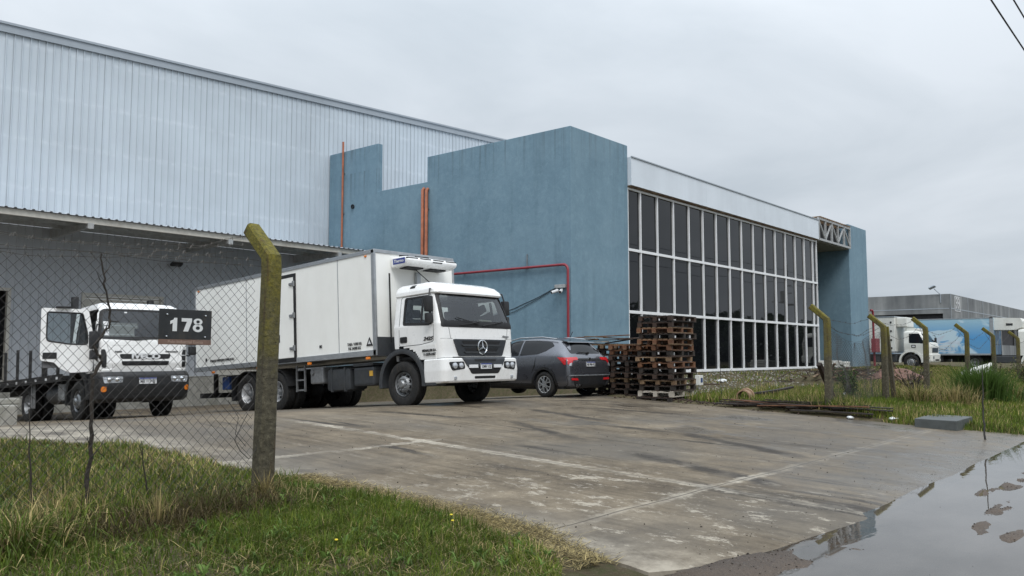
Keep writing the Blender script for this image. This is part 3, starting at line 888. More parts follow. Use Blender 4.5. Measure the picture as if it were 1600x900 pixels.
for k in range(1, 7): mb.box(-.03, -.011, k * 13 - .07, k * 13 + .07, 7.15, H)
mb.box(-.034, -.013, .2, 80, 7.75, 7.87); mb.build('joint', 'flashing', gw)
for k in range(8): MB().box(6 + k * 13.2, 6.9 + k * 13.2, -.05, .2, 3.2, 6.4).build('column', 'precast', gw)
textm('unit_number', '99', 2.3, (3.6, -.05, 8.55), (R(90), 0, 0), 'plate_white', gw, .01, .02)
mb = MB(); 
for a in ((2.1, 5.1, 9.42, 9.52), (2.1, 5.1, 7.5, 7.6), (2.1, 2.2, 7.6, 9.42), (5.0, 5.1, 7.6, 9.42)): mb.box(a[0], a[1], -.06, -.002, a[2], a[3])
mb.build('number_border', 'plate_white', gw)
mb = MB(); mb.tube([(-.1, 1.2, 8.6), (-.1, 1.2, 9.7), (-.35, 1.9, 10.5)], .06, 6); mb.build('lamp_arm', 'flashing', gw)
MB().cbox((-.5, 2.1, 10.7), (.5, .9, .22), (R(-25), R(20), R(-15)), .06).build('lamp_head', 'flashing', gw)
for yy, s in ((14, 1.2), (44, 1.4), (60, 1.0)):
    MB().box(4, 4 + 2 * s, yy, yy + 2.4 * s, 6.0, H + .35 * s, ch=.05).build('roof_vent', 'flashing', gw)

# ------------------------------------------------------------------ power line over the verge and its poles (the poles show mirrored in the office glass)
random.seed(5)
wires = [(2.8, 7.65), (2.8, 8.42), (2.8, 9.02)]
poles = []
for x, gl in ((-12, 0.1), (33, .05), (78, .1), (123, .1)):
    up = thing('utility_pole', {-12: 'utility pole behind the left verge', 33: 'nearer utility pole beside the road beyond the right edge', 78: 'utility pole with a transformer mirrored in the office glass', 123: 'farthest utility pole down the street'}[x], 'utility pole', (x, 2.35, 0), group='utility poles along the street')
    MB().tube([(0, 0, -.3), (0, 0, 10.4)], [.17, .11], 10).build('pole', 'concrete_block', up, 60)
    for zz in (8.92, 7.55, 8.32): MB().box(-.05, .05, -.25, .65, zz, zz + .08).build('crossarm', 'galv', up)
    if x == 78:
        MB().lathe([(6.6, .05), (6.6, .38), (7.6, .40), (7.65, .1)], 14, 2, (0, -.55, 0)).build('transformer', 'galv', up, 50)
        MB().box(-.6, .6, -.9, .9, 6.45, 6.55).build('platform', 'galv', up)
        MB().tube([(0, 0, 6.4), (0, -.6, 5.0), (0, .1, 4.2)], .05, 5).build('drop_cable', 'cable', up)
for (l, z), nm in zip(wires, ('lowest of the three black overhead power cables', 'middle one of the three black overhead power cables', 'topmost of the three black overhead power cables')):
    mb = MB()
    for a in (-12, 33, 78):
        pts = []
        for i in range(19):
            t = i / 18; pts.append((a + 45 * t, l, z + .62 - .4 * 4 * t * (1 - t) * .9))
        mb.tube(pts, .016, 5, cap=False)
    o = mb.build('overhead_cable', 'cable', None, 60); props(o, nm, 'cable', 'overhead power cables')

# ------------------------------------------------------------------ far treeline across the street: mirrored in the lower panes
def leaf_mesh(name, pos, size, col, parent=None, flat=.6):
    """many small leaf-sized faces, one triangle pair each"""
    N = len(pos)
    a = rng.normal(size=(N, 3)); a /= np.linalg.norm(a, axis=1)[:, None]
    b = rng.normal(size=(N, 3)); b -= a * (a * b).sum(1)[:, None]; b /= np.linalg.norm(b, axis=1)[:, None]
    s = size * rng.uniform(.6, 1.3, N)
    v = np.empty((N, 4, 3))
    v[:, 0] = pos - a * s[:, None]; v[:, 1] = pos + b * s[:, None] * flat; v[:, 2] = pos + a * s[:, None]; v[:, 3] = pos - b * s[:, None] * flat
    me = bpy.data.meshes.new(name)
    me.vertices.add(N * 4); me.vertices.foreach_set('co', v.ravel())
    idx = np.arange(N * 4, dtype=np.int32)
    me.loops.add(N * 4); me.loops.foreach_set('vertex_index', idx)
    me.polygons.add(N); me.polygons.foreach_set('loop_start', np.arange(0, N * 4, 4, dtype=np.int32))
    at = me.color_attributes.new('col', 'FLOAT_COLOR', 'POINT')
    cc = np.repeat(np.concatenate([col, np.ones((N, 1))], 1), 4, 0)
    at.data.foreach_set('color', cc.ravel()); me.update()
    return link(name, me, 'leaf', parent)
N = 26000
r_ = rng.uniform(10, 190, N); top = 7.2 + 1.9 * fbm(r_, r_ * 0, .12, 6, 3) + 1.2 * ngrid(r_, r_ * 0, .9, 3)
tz = rng.uniform(0, 1, N) ** .8 * np.maximum(top, 2)
pos = np.stack([r_, -27 + rng.normal(0, 1.6, N), tz], 1)
colr = np.array([.035, .055, .022]) * (1 + .5 * rng.normal(0, .5, (N, 1)).clip(-1, 1.6))
tl = leaf_mesh('treeline_foliage', pos, .5, colr.clip(.01, .2)); props(tl, 'dark windbreak of trees across the street, mirrored in the lower panes', 'trees', kind='stuff')
# ------------------------------------------------------------------ vehicle kit (local frame: +Y forward, +X the vehicle's right, Z up)
def loft(slices, n=7, rc=.16, sidepts=10, frontpts=12):
    """stack of rounded rectangles; slices = (z, half width, y front, y back[, corner radius])"""
    vs = []; per = None
    for s in slices:
        z, hw, yf, yb = s[:4]; c = s[4] if len(s) > 4 else rc
        c = min(c, hw * .9, (yf - yb) * .45); cb = min(.06, c)
        ring = []
        def arc(cx, cy, a0, a1, r):
            for k in range(n + 1):
                t = R(a0 + (a1 - a0) * k / n); ring.append((cx + r * math.cos(t), cy + r * math.sin(t), z))
        arc(hw - c, yf - c, 0, 90, c)
        for k in range(1, frontpts): ring.append(((hw - c) * (1 - 2 * k / frontpts), yf + .035 * (1 - (1 - 2 * k / frontpts) ** 2), z))
        arc(-hw + c, yf - c, 90, 180, c)
        for k in range(1, sidepts): ring.append((-hw, (yf - c) + (yb + cb - yf + c) * k / sidepts, z))
        arc(-hw + cb, yb + cb, 180, 270, cb)
        for k in range(1, frontpts): ring.append(((-hw + cb) * (1 - 2 * k / frontpts), yb, z))
        arc(hw - cb, yb + cb, 270, 360, cb)
        for k in range(1, sidepts): ring.append((hw, (yb + cb) + (yf - c - yb - cb) * k / sidepts, z))
        per = len(ring); vs += ring
    fs = []
    for i in range(len(slices) - 1):
        for k in range(per):
            k2 = (k + 1) % per
            fs.append((i * per + k, i * per + k2, (i + 1) * per + k2, (i + 1) * per + k))
    return vs, fs, per
def dense(sl, dz=.045):
    out = []
    tab = [tuple(s) if len(s) == 5 else (*s, .16) for s in sl]
    z = tab[0][0]
    zs = []
    while z < tab[-1][0]: zs.append(z); z += dz
    zs += [t[0] for t in tab]
    for z in sorted(set(round(q, 4) for q in zs)): out.append((z, *interp(z, tab)))
    return out
def mesh_of(vs, fs, name='m'):
    me = bpy.data.meshes.new(name); me.from_pydata([tuple(v) for v in vs], [], fs)
    bm = bmesh.new(); bm.from_mesh(me); bmesh.ops.recalc_face_normals(bm, faces=bm.faces); bm.to_mesh(me); bm.free()
    return me
def cab_shell(slices, sidewin, frontwin, rear=None, arch=None, doorhole=None, rc=.16, inset=0.0, left=True):
    """hollow cab skin with openings where the glass, the door and the wheel go"""
    sl = dense([(z, hw - inset, yf - inset, yb + inset, (c[0] if c else rc)) for (z, hw, yf, yb, *c) in slices])
    vs, fs, per = loft(sl, rc=rc, sidepts=34, frontpts=44)
    top = len(sl) - 1
    keep = []
    for f in fs:
        c = sum((Vector(vs[i]) for i in f), Vector()) / 4
        hw, yf, yb = interp(c.z, [(s[0], s[1], s[2], s[3]) for s in sl])
        side = abs(c.x) > hw - .07
        front = c.y > yf - .12 - inset and abs(c.x) < hw
        back = c.y < yb + .03 and abs(c.x) < hw - .06
        cut = False
        if side and (left or c.x > 0) and inpoly(c.y, c.z, sidewin): cut = True
        if side and doorhole and c.x > 0 and inpoly(c.y, c.z, doorhole): cut = True
        if front and inpoly(c.x, c.z, frontwin): cut = True
        if back and rear and inpoly(c.x, c.z, rear): cut = True
        if side and arch and math.hypot(c.y - arch[0], c.z - arch[1]) < arch[2]: cut = True
        if not cut: keep.append(f)
    keep.append(tuple(range(top * per, top * per + per)))
    if inset: keep.append(tuple(range(per))[::-1])
    return mesh_of(vs, keep), mesh_of(vs, fs + [tuple(range(top * per, top * per + per))])
def fit(o, ang=40): smooth(o.data, ang); return o

def wheel(root, x, y, r=.5, w=.28, side=1, style='front', rim='rim_grey', label=None, n=40, double=False):
    """tyre lathe with sidewall bulge, dished rim with hand holes, hub and nuts"""
    wz = r - .012
    o = thing('wheel', None, None, (x, y, wz)); o.parent = root
    wd = thing_empty = o
    h = w / 2
    rr = r * .545
    t = MB()
    for k in range(2 if double else 1):
        c = -side * k * (w + .04)
        prof = [(-h * .62, rr), (-h * .9, rr + .03), (-h, r * .76), (-h * .96, r * .90), (-h * .80, r * .985)]
        for g in (-.45, -.15, .15, .45): prof += [((g - .05) * h * 1.1, r), ((g - .035) * h * 1.1, r - .016), ((g + .035) * h * 1.1, r - .016), ((g + .05) * h * 1.1, r)]
        prof += [(h * .80, r * .985), (h * .96, r * .90), (h, r * .76), (h * .9, rr + .03), (h * .62, rr)]
        t.lathe(prof, n, 0, (c, 0, 0), close=True)
    t.build('tyre', 'rubber', wd, 40)
    s = side
    R_ = MB()
    if style == 'front':   # convex disc of a steering axle
        prof = [(s * h * .62, rr), (s * h * .80, rr * .97), (s * h * .62, rr * .92), (s * h * .40, rr * .88), (s * h * .34, rr * .80), (s * h * .95, rr * .56), (s * h * 1.0, rr * .36), (s * h * .98, rr * .34)]
    else:                  # deep dish of a driven axle
        prof = [(s * h * .62, rr), (s * h * .85, rr * .97), (s * h * .55, rr * .90), (s * -h * .1, rr * .84), (s * -h * .55, rr * .74), (s * -h * .58, rr * .45)]
    R_.lathe(prof, n, 0)
    hb = MB()
    f0 = h * 1.0 if style == 'front' else -h * .58
    hl = .05 if style == 'front' else .17
    hb.lathe([(s * f0, rr * .36), (s * (f0 + hl * .4), rr * .33), (s * (f0 + hl), rr * .24), (s * (f0 + hl * 1.02), .001)], 20, 0)
    nuts = hb
    fn = h * .97 if style == 'front' else -h * .56
    for k in range(10):
        a = 2 * PI * k / 10
        nuts.lathe([(s * fn, .017), (s * (fn + .035), .015), (s * (fn + .04), .001)], 6, 0, (0, rr * .46 * math.cos(a), rr * .46 * math.sin(a)))
    nuts.build('hub', 'rim_grey' if rim != 'rim_grey' else 'steel', wd, 40)
    holes = R_; nf = len(R_.f)
    for k in range(10):
        a = 2 * PI * (k + .5) / 10
        q = rr * .70 if style == 'front' else rr * .62
        hx = h * .64 if style == 'front' else -h * .545
        holes.lathe([(s * hx, .001), (s * (hx + .012), .034), (s * (hx - .04), .034)], 12, 0, (0, q * math.cos(a), q * math.sin(a)))
    rim_o = holes.build('rim', rim, wd, 40); rim_o.data.materials.append(M['grille_black'])
    for p in rim_o.data.polygons:
        if p.index >= nf: p.material_index = 1
    return wd

def mirror_set(root, x, y, z0, z1, s, mat='black_plastic', reach=.22, body='mirror'):
    o = MB()
    xx = x + s * reach
    o.box(min(xx - s * .02, xx + s * .17), max(xx - s * .02, xx + s * .17), y - .06, y + .06, z0, z1 - .18, ch=.03)
    o.box(min(xx - s * .01, xx + s * .16), max(xx - s * .01, xx + s * .16), y - .055, y + .055, z0 - .24, z0 - .03, ch=.03)
    m = o.build(body, mat, root, 40)
    o = MB(); o.tube([(x - s * .02, y - .12, z1), (xx, y - .02, z1 - .02), (xx + s * .05, y, z1 - .2)], .018, 6)
    o.tube([(x - s * .02, y - .14, z0 - .22), (xx, y - .02, z0 - .26), (xx + s * .05, y, z0 - .2)], .018, 6)
    o.build('arm', mat, m, 60)
    return m

def steering_wheel(root, x, y, z):
    mb = MB(); pts = []
    for k in range(25):
        a = 2 * PI * k / 24; pts.append((x + .21 * math.cos(a), y + .21 * math.sin(a) * .75, z + .21 * math.sin(a) * -.5))
    mb.tube(pts, .014, 6, cap=False); mb.tube([(x, y, z), (x, y + .12, z - .3)], .03, 6); mb.tube([(x - .2, y, z), (x + .2, y, z)], .012, 5)
    return mb.build('steering_wheel', 'black_plastic', root, 60)
def seat(root, x, y, z):
    mb = MB(); mb.box(x - .25, x + .25, y - .22, y + .28, z, z + .16, ch=.05)
    mb.cbox((x, y - .24, z + .5), (.48, .14, .72), (R(8), 0, 0), .05)
    o = mb.build('seat', 'seat_fabric', root, 40)
    MB().cbox((x, y - .30, z + .98), (.28, .10, .2), (R(8), 0, 0), .04).build('headrest', 'seat_fabric', o, 40)
    return o
def number_plate(root, y, z, s, w=.40, h=.13, x=0.0, rotz=180, back=None):
    mb = MB(); mb.cbox((x, y, z), (w, .012, h), ch=.004); o = mb.build('number_plate', 'plate_white', root)
    sg = 1 if rotz == 180 else -1
    MB().cbox((x, y + sg * .007, z + h * .40), (w * .98, .004, h * .18)).build('plate_band', 'logo_blue', o)
    textm('plate_text', s, h * .66, (x, y + sg * .010, z - h * .08), (R(90), 0, R(rotz)), 'ink', o, .001, .002, sx=.92)
    return o

# ------------------------------------------------------------------ refrigerated rigid truck
def fridge_truck():
    t = thing('refrigerated_truck', 'big white refrigerated lorry with a rigid box body, parked nose out beside the dark hatchback', 'truck',
              (13.70, 13.70, .425), (R(3.55), 0, R(180)))
    B = [(1.00, 1.185, 1.235, -.24), (1.36, 1.20, 1.25, -.25), (1.74, 1.20, 1.245, -.26), (1.80, 1.185, 1.225, -.26), (2.10, 1.14, 1.12, -.26), (2.42, 1.085, 1.00, -.26), (2.50, 1.07, .96, -.26), (2.60, 1.0, .84, -.24), (2.66, .86, .62, -.2)]
    side = [(.10, 1.80), (.90, 1.75), (.935, 1.84), (.80, 2.33), (.76, 2.36), (.13, 2.36), (.10, 2.33)]
    front = [(-1.10, 1.80), (1.10, 1.80), (1.02, 2.40), (-1.02, 2.40)]
    rearw = [(-.62, 1.85), (.62, 1.85), (.58, 2.3), (-.58, 2.3)]
    shell, full = cab_shell(B, side, front, rearw, arch=(0, .55, .745))
    cab = link('cab', shell, 'white_paint', t); fit(cab)
    lin, _ = cab_shell([(1.02, *B[0][1:])] + B[1:-1] + [(2.62, .86, .62, -.2)], side, front, rearw, arch=(0, .55, .79), inset=.045)
    fit(link('lining', lin, 'lining', cab))
    sk = Skin(full)
    # roof cap overhanging the screen
    vs, fs, per = loft(dense([(2.405, 1.075, 1.06, -.25), (2.44, 1.11, 1.075, -.265), (2.52, 1.10, 1.04, -.27), (2.62, 1.05, .93, -.26), (2.69, .95, .76, -.22), (2.715, .75, .5, -.2)], .03), sidepts=12, frontpts=14)
    L = len(vs) // per; fs.append(tuple(range((L - 1) * per, L * per))); fs.append(tuple(range(per))[::-1])
    fit(link('roof', mesh_of(vs, fs), 'white_paint', t))
    MB().cbox((1.02, .28, 2.62), (.12, .16, .05), (0, R(30), 0), .02).build('marker_lamp', 'black_plastic', t)
    # screen and windows
    fo = rpoly(front, .07, 5, 14)
    ws = sk.patch('windscreen', fo, 'F', 'truck_glass', t, off=-.012, th=.012, rings=6)
    out = rpoly([(-1.155, 1.655), (1.155, 1.655), (1.045, 2.44), (-1.045, 2.44)], .06, 5, 14)
    inn = rpoly([(-1.06, 1.80), (1.06, 1.80), (.985, 2.385), (-.985, 2.385)], .08, 5, 14)
    sk.patch('frame', out, 'F', 'grille_black', ws, off=.0, th=.008, hole=inn)
    for s, md in ((1, 'R'), (-1, 'L')):
        so_ = rpoly(side, .05, 4, 10)
        g = sk.patch('window', so_, md, 'truck_glass', t, off=-.012, th=.012)
        big = rpoly([(.06, 1.77), (.93, 1.71), (.985, 1.84), (.83, 2.36), (.79, 2.39), (.10, 2.39), (.06, 2.36)], .06, 4, 10)
        sm_ = rpoly([(.12, 1.82), (.885, 1.775), (.905, 1.85), (.78, 2.32), (.745, 2.345), (.14, 2.345), (.12, 2.32)], .05, 4, 10)
        sk.patch('frame', big, md, 'grille_black', g, off=0, th=.006, hole=sm_)
        sk.patch('quarter_bar', [Vector(p) for p in ((.62, 1.80), (.66, 1.80), (.66, 2.33), (.62, 2.33))], md, 'black_plastic', g, off=0, th=.008)
        d_o = rpoly([(-.06, 1.31), (.62, 1.31), (1.03, 1.36), (1.035, 1.78), (.88, 2.42), (-.02, 2.42), (-.06, 2.38)], .06, 4, 10)
        cc = Vector((.4, 1.9)); d_i = [p + (cc - p).normalized() * .014 for p in d_o]
        sk.patch('door_seam', d_o, md, 'grille_grey', t, off=-.003, th=.004, hole=d_i)
        sk.patch('door_handle', rpoly([(-.02, 1.39), (.20, 1.39), (.20, 1.52), (-.02, 1.52)], .03, 3, 3), md, 'grille_black', t, off=.002, th=.012)
        st = sk.patch('step_panel', [Vector(p) for p in ((.62, .99), (1.08, .99), (1.08, 1.30), (.60, 1.295))], md, 'white_paint', t, off=.004, th=.012)
        xs_ = 1.225 * s
        if s > 0:
            textm('model_number', '2425', .105, (1.212, .86, 1.43), SIDE, 'ink', t, .003, .003, shear=.35, sx=1.35)
            textm('owner_text', 'MENALUM S.A.', .070, (1.222, .90, 1.175), SIDE, 'ink', t, .003, .003, sx=.95)
            textm('phone_text', '11-2278-4427', .070, (1.221, .90, 1.09), SIDE, 'ink', t, .003, .003, sx=.95)
    # fender over the wheel
    for s in (1, -1):
        mb = MB(); n = 22; rings = []
        for k in range(n + 1):
            a = R(-8 + 196 * k / n)
            ri, ro = .64, .745
            yy, zz = math.cos(a), math.sin(a)
            x0, x1 = (.82, 1.225)
            for (x, q) in ((x0, ri + .03), (x1, ri), (x1 + .01, ri + .04), (x1, ro), (x0, ro)): rings.append((s * x, q * yy, .52 + q * zz))
        mb.v = rings
        for k in range(n):
            for j in range(5): mb.f.append((k * 5 + j, (k + 1) * 5 + j, (k + 1) * 5 + (j + 1) % 5, k * 5 + (j + 1) % 5))
        mb.build('mudguard', 'dark_grey_plastic', t, 30)
        mb = MB(); mb.box(min(s * .9, s * 1.215), max(s * .9, s * 1.215), .70, 1.06, .42, .60, ch=.02); mb.box(min(s * .92, s * 1.2), max(s * .92, s * 1.2), .72, 1.0, .66, .97, ch=.02)
        mb.build('step', 'dark_grey_plastic', t)
    # bumper
    Bp = [(.465, 1.20, 1.30, .72), (.50, 1.225, 1.335, .70), (.72, 1.235, 1.36, .70), (.96, 1.225, 1.345, .70), (.985, 1.20, 1.32, .70)]
    vs, fs, per = loft(dense(Bp, .05), rc=.14, sidepts=8, frontpts=20)
    L = len(vs) // per; fs.append(tuple(range((L - 1) * per, L * per))); fs.append(tuple(range(per))[::-1])
    bme = mesh_of(vs, fs); bp = link('bumper', bme, 'white_paint', t); fit(bp); bs = Skin(bme)
    bs.patch('lower_grille', rpoly([(-.70, 1.0), (-.44, .64), (.44, .64), (.70, 1.0)], .05, 3, 8), 'F', 'grille_black', bp, off=0, th=.006)
    bs.patch('grille_bar', rpoly([(-.70, .985), (-.56, .80), (.56, .80), (.70, .985)], .03, 3, 10), 'F', 'grille_grey', bp, off=.004, th=.02)
    bs.patch('intake', rpoly([(-.36, .95), (-.33, .905), (.33, .905), (.36, .95)], .02, 3, 10), 'F', 'grille_black', bp, off=.022, th=.006)
    bs.patch('slot', rpoly([(-.33, .535), (.33, .535), (.34, .59), (-.34, .59)], .02, 3, 8), 'F', 'grille_black', bp, off=0, th=.004)
    for s in (1, -1):
        hl = bs.patch('headlight', rpoly([(s * .63, .755), (s * 1.02, .715), (s * 1.10, .90), (s * .66, .91)], .05, 4, 5), 'F', 'grille_black', bp, off=0, th=.008)
        for xx, rr in ((s * .76, .062), (s * .94, .068)):
            h = bs.hit('F', xx, .82); mm = Matrix.Translation(h[0] + h[1] * .008) @ h[1].to_track_quat('Z', 'Y').to_matrix().to_4x4()
            mb = MB(); mb.lathe([(.0, rr), (.022, rr * .95), (.03, rr * .6), (.034, .001)], 18, 2); mb.v = [tuple(mm @ Vector(v)) for v in mb.v]
            mb.build('lamp', 'lens', hl, 40)
        h = bs.hit('F', s * .92, .56)
        mb = MB(); mb.cbox(h[0] + h[1] * .01, (.075, .03, .07), ch=.012); mb.build('fog_lamp', 'lens', bp)
        bs.patch('reflective_strip', [Vector(p) for p in ((s * .26, .765), (s * .53, .765), (s * .53, .835), (s * .26, .835))], 'F', 'plate_white', bp, off=.03, th=.004)
    number_plate(t, 1.42, .80, 'OMV 112', .36, .12)
    # grille, side cheeks, hood panel seams
    gl = sk.patch('grille', rpoly([(-.86, 1.395), (-.70, 1.03), (.70, 1.03), (.86, 1.395)], .035, 4, 12), 'F', 'grille_grey', t, off=.006, th=.03)
    for zz, wd in ((1.315, .64), (1.16, .56)):
        sk.patch('grille_slot', rpoly([(-wd, zz + .045), (-wd + .08, zz - .035), (wd - .08, zz - .035), (wd, zz + .045)], .02, 3, 8), 'F', 'grille_black', gl, off=.037, th=.004)
        sk.patch('grille_rib', rpoly([(-wd - .02, zz - .03), (-wd + .05, zz - .07), (wd - .05, zz - .07), (wd + .02, zz - .03)], .015, 3, 8), 'F', 'dark_grey_plastic', gl, off=.037, th=.018)
    y0 = sk.hit('F', 0, 1.22)[0].y + .055
    em = MB(); pts = [(.148 * math.cos(2 * PI * k / 32), y0, 1.225 + .148 * math.sin(2 * PI * k / 32)) for k in range(33)]
    em.tube(pts, .015, 6, cap=False)
    for a in (90, 210, 330):
        a = R(a); p = (.146 * math.cos(a), y0, 1.225 + .146 * math.sin(a))
        em.tube([(0, y0, 1.225), p], [.024, .006], 4)
    em.build('emblem', 'chrome', gl, 50)
    em = MB(); em.lathe([(1.268, .034), (1.276, .03), (1.278, .001)], 16, 1, (0, 0, 1.60)); em.build('badge', 'rim_grey', t)
    textm('badge_text', 'Atego', .075, (-.86, sk.hit('F', -.86, 1.47)[0].y + .012, 1.475), FRONT, 'rim_grey', t, .003, .002, shear=.3, sx=1.25)
    for s in (1, -1):
        sk.patch('hood_seam', [Vector(p) for p in ((s * .915, 1.41), (s * .925, 1.41), (s * .965, 1.65), (s * .955, 1.65))], 'F', 'grille_grey', t, off=-.003, th=.005)
        sk.patch('cheek_seam', [Vector(p) for p in ((s * .87, 1.405), (s * 1.16, 1.405), (s * 1.16, 1.415), (s * .87, 1.415))], 'F', 'grille_grey', t, off=-.003, th=.005)
        sk.patch('side_vent', rpoly([(s * 1.085, 1.10), (s * 1.13, 1.10), (s * 1.12, 1.36), (s * 1.06, 1.36)], .02, 3, 5), 'F', 'grille_black', t, off=0, th=.004) if s < 0 else None
    sk.patch('bumper_gap', [Vector(p) for p in ((-1.1, .985), (1.1, .985), (1.1, 1.02), (-1.1, 1.02))], 'F', 'grille_black', t, off=-.002, th=.004)
    for s in (1, -1): mirror_set(t, s * 1.10, .98, 2.0, 2.52, s, reach=.10 if s > 0 else .07)
    # wipers on the screen
    for a, b in (((.62, 1.70), (.02, 1.78)), ((-.06, 1.70), (-.78, 1.80)), ((.05, 1.72), (.70, 1.86))):
        h1, h2 = sk.hit('F', *a), sk.hit('F', *b)
        MB().tube([h1[0] + h1[1] * .03, h1[0].lerp(h2[0], .5) + h1[1] * .06, h2[0] + h2[1] * .03], .011, 5).build('wiper', 'grille_black', ws)
    # inside of the cab
    MB().box(-1.05, 1.05, .55, 1.02, 1.25, 1.66, ch=.05).build('dashboard', 'black_plastic', cab)
    MB().box(-1.05, 1.05, -.26, 1.0, .98, 1.08).build('floor', 'black_plastic', cab)
    seat(cab, .55, .1, 1.1); seat(cab, -.55, .1, 1.1); steering_wheel(cab, -.55, .5, 1.76)
    MB().cbox((-.62, .93, 1.78), (.50, .05, .22), (R(35), 0, R(8))).build('folded_paper', 'paper', cab)
    # chassis, tanks and running gear
    ch = MB()
    for s in (1, -1): ch.box(s * .42 - .04, s * .42 + .04, -8.35, 1.1, .78, 1.04)
    for y in (-1, -2.4, -3.8, -5.6, -7.2, -8.3): ch.box(-.42, .42, y - .05, y + .05, .82, 1.0)
    ch.box(-.35, .35, -.9, .9, .62, .98, ch=.05)
    ch.build('chassis', 'chassis', t)
    MB().box(-.95, .95, -.09, .09, .42, .56, ch=.03).tube([(-.9, 0, .49), (.9, 0, .49)], .06, 8).build('front_axle', 'chassis', t)
    for y in (-4.75, -6.10):
        MB().tube([(-1.0, y, .49), (1.0, y, .49)], .09, 8).ball((0, y, .49), .24).build('rear_axle', 'chassis', t, 50)
    a = MB(); a.box(.62, 1.16, -1.72, -.98, .50, .94, ch=.06); a.box(.62, 1.18, -1.70, -1.0, .96, 1.02)
    a.build('battery_box', 'dark_grey_plastic', t)
    MB().box(1.16, 1.175, -1.13, -1.02, .72, .84).build('warning_label', 'amber', t)
    a = MB(); a.box(.60, 1.15, -2.75, -1.85, .42, .95, ch=.09)
    for y in (-2.55, -2.05): a.box(.58, 1.165, y - .025, y + .025, .40, .97, ch=.01)
    a.build('fuel_tank', 'dark_grey_plastic', t, 40)
    a = MB(); a.box(.65, 1.14, -3.40, -2.90, .62, 1.02, ch=.04); a.tube([(.7, -3.3, .9), (1.17, -3.3, .9)], .06, 8); a.build('valve_box', 'steel', t)
    a = MB(); 
    for x in (1.12,):
        a.box(x - .02, x + .02, -4.0, -3.96, .45, 1.1); a.box(x - .02, x + .02, -3.66, -3.62, .45, 1.1)
        for z in (.47, .72, .97): a.box(x - .021, x + .021, -3.97, -3.64, z, z + .04)
    a.build('ladder_frame', 'steel', t)
    for s in (1, -1):
        a = MB(); a.lathe([(-.34, .001), (-.34, .15), (.34, .15), (.34, .001)], 16, 1, (s * .55, -7.4, .82)); a.build('air_tank', 'chassis', t, 40)
    MB().box(.70, 1.1, -7.5, -7.15, .62, .98, ch=.03).build('tool_locker', 'blue_tarp', t)
    MB().box(-1.2, 1.2, -8.5, -8.42, .42, .56, ch=.01).box(-.8, -.7, -8.46, -8.36, .5, 1.1).box(.7, .8, -8.46, -8.36, .5, 1.1).build('rear_guard', 'chassis', t)
    for s in (1, -1):
        for y in (-4.75, -6.10):
            mb = MB(); n = 12; v = []
            for k in range(n + 1):
                a_ = R(12 + 156 * k / n)
                for (x, q) in ((.70, .56), (1.24, .56), (1.24, .585), (.70, .585)): v.append((s * x, y + q * math.cos(a_), .49 + q * math.sin(a_)))
            mb.v = v
            for k in range(n):
                for j in range(4): mb.f.append((k * 4 + j, (k + 1) * 4 + j, (k + 1) * 4 + (j + 1) % 4, k * 4 + (j + 1) % 4))
            mb.build('mudguard', 'black_plastic', t, 30)
        mb = MB().box(min(s * .75, s * 1.22), max(s * .75, s * 1.22), -6.82, -6.80, .3, .95); mb.build('mud_flap', 'black_plastic', t)
    for s in (1, -1):
        wheel(t, s * 1.05, 0, .5, .30, s, 'front')
        wheel(t, s * 1.08, -4.75, .5, .28, s, 'rear', 'rim_silver', double=True)
        wheel(t, s * 1.08, -6.10, .5, .28, s, 'rear', 'rim_silver', double=True)
    # the insulated box
    y0, y1, z0, z1, hx = -8.62, -.72, 1.17, 3.60, 1.30
    box = MB().box(-hx + .012, hx - .012, y0 + .012, y1 - .012, z0 + .05, z1 - .012).build('box_body', 'truck_panel', t)
    e = MB()
    for s in (1, -1):
        X = s * hx
        a, b = min(X - s * .05, X + s * .008), max(X - s * .05, X + s * .008)
        e.box(a, b, y0, y1, z0, z0 + .13, ch=.006); e.box(a, b, y0, y1, z1 - .085, z1 + .006, ch=.006)
        e.box(a, b, y1 - .10, y1 + .008, z0, z1, ch=.008); e.box(a, b, y0 - .01, y0 + .07, z0, z1, ch=.006)
    e.box(-hx, hx, y1 - .05, y1 + .010, z1 - .07, z1 + .008, ch=.006); e.box(-hx, hx, y0 - .01, y0 + .05, z1 - .08, z1 + .005)
    e.build('edge_trim', 'alu', box)
    MB().box(-hx + .03, hx - .03, y1 - .02, y1 + .014, z0 - .02, z0 + .42, ch=.004).build('kick_panel', 'dark_grey_plastic', box)
    # side door: frame, hinges, latch
    dy0, dy1, dz0, dz1 = -4.72, -3.80, 1.30, 3.34
    X = hx
    f = MB()
    for (a, b, c, d) in ((dy0 - .07, dy0, dz0 - .10, dz1 + .08), (dy1, dy1 + .07, dz0 - .10, dz1 + .08), (dy0, dy1, dz1, dz1 + .08), (dy0, dy1, dz0 - .10, dz0)):
        f.box(X - .02, X + .022, a, b, c, d)
    dr = f.build('side_door', 'black_plastic', t)
    MB().box(X - .02, X + .016, dy0 + .012, dy1 - .012, dz0 + .01, dz1 - .01, ch=.004).build('door_leaf', 'truck_panel', dr)
    for z in (1.50, 2.32, 3.12): MB().box(X + .014, X + .05, dy1 - .16, dy1 + .02, z, z + .07, ch=.01).box(X + .012, X + .055, dy1 - .01, dy1 + .06, z - .03, z + .11, ch=.012).build('hinge', 'steel', dr)
    MB().box(X + .01, X + .03, dy0 + .10, dy0 + .32, 1.72, 1.92, ch=.01).build('latch', 'black_plastic', dr)
    MB().tube([(X + .03, dy0 + .24, 1.76), (X + .045, dy0 + .24, 1.88)], .02, 6).build('keyhole', 'steel', dr)
    for yy in (-2.05, -5.95): MB().box(X - .012, X + .0015, yy - .006, yy + .006, z0 + .13, z1 - .085).build('panel_seam', 'alu', box)
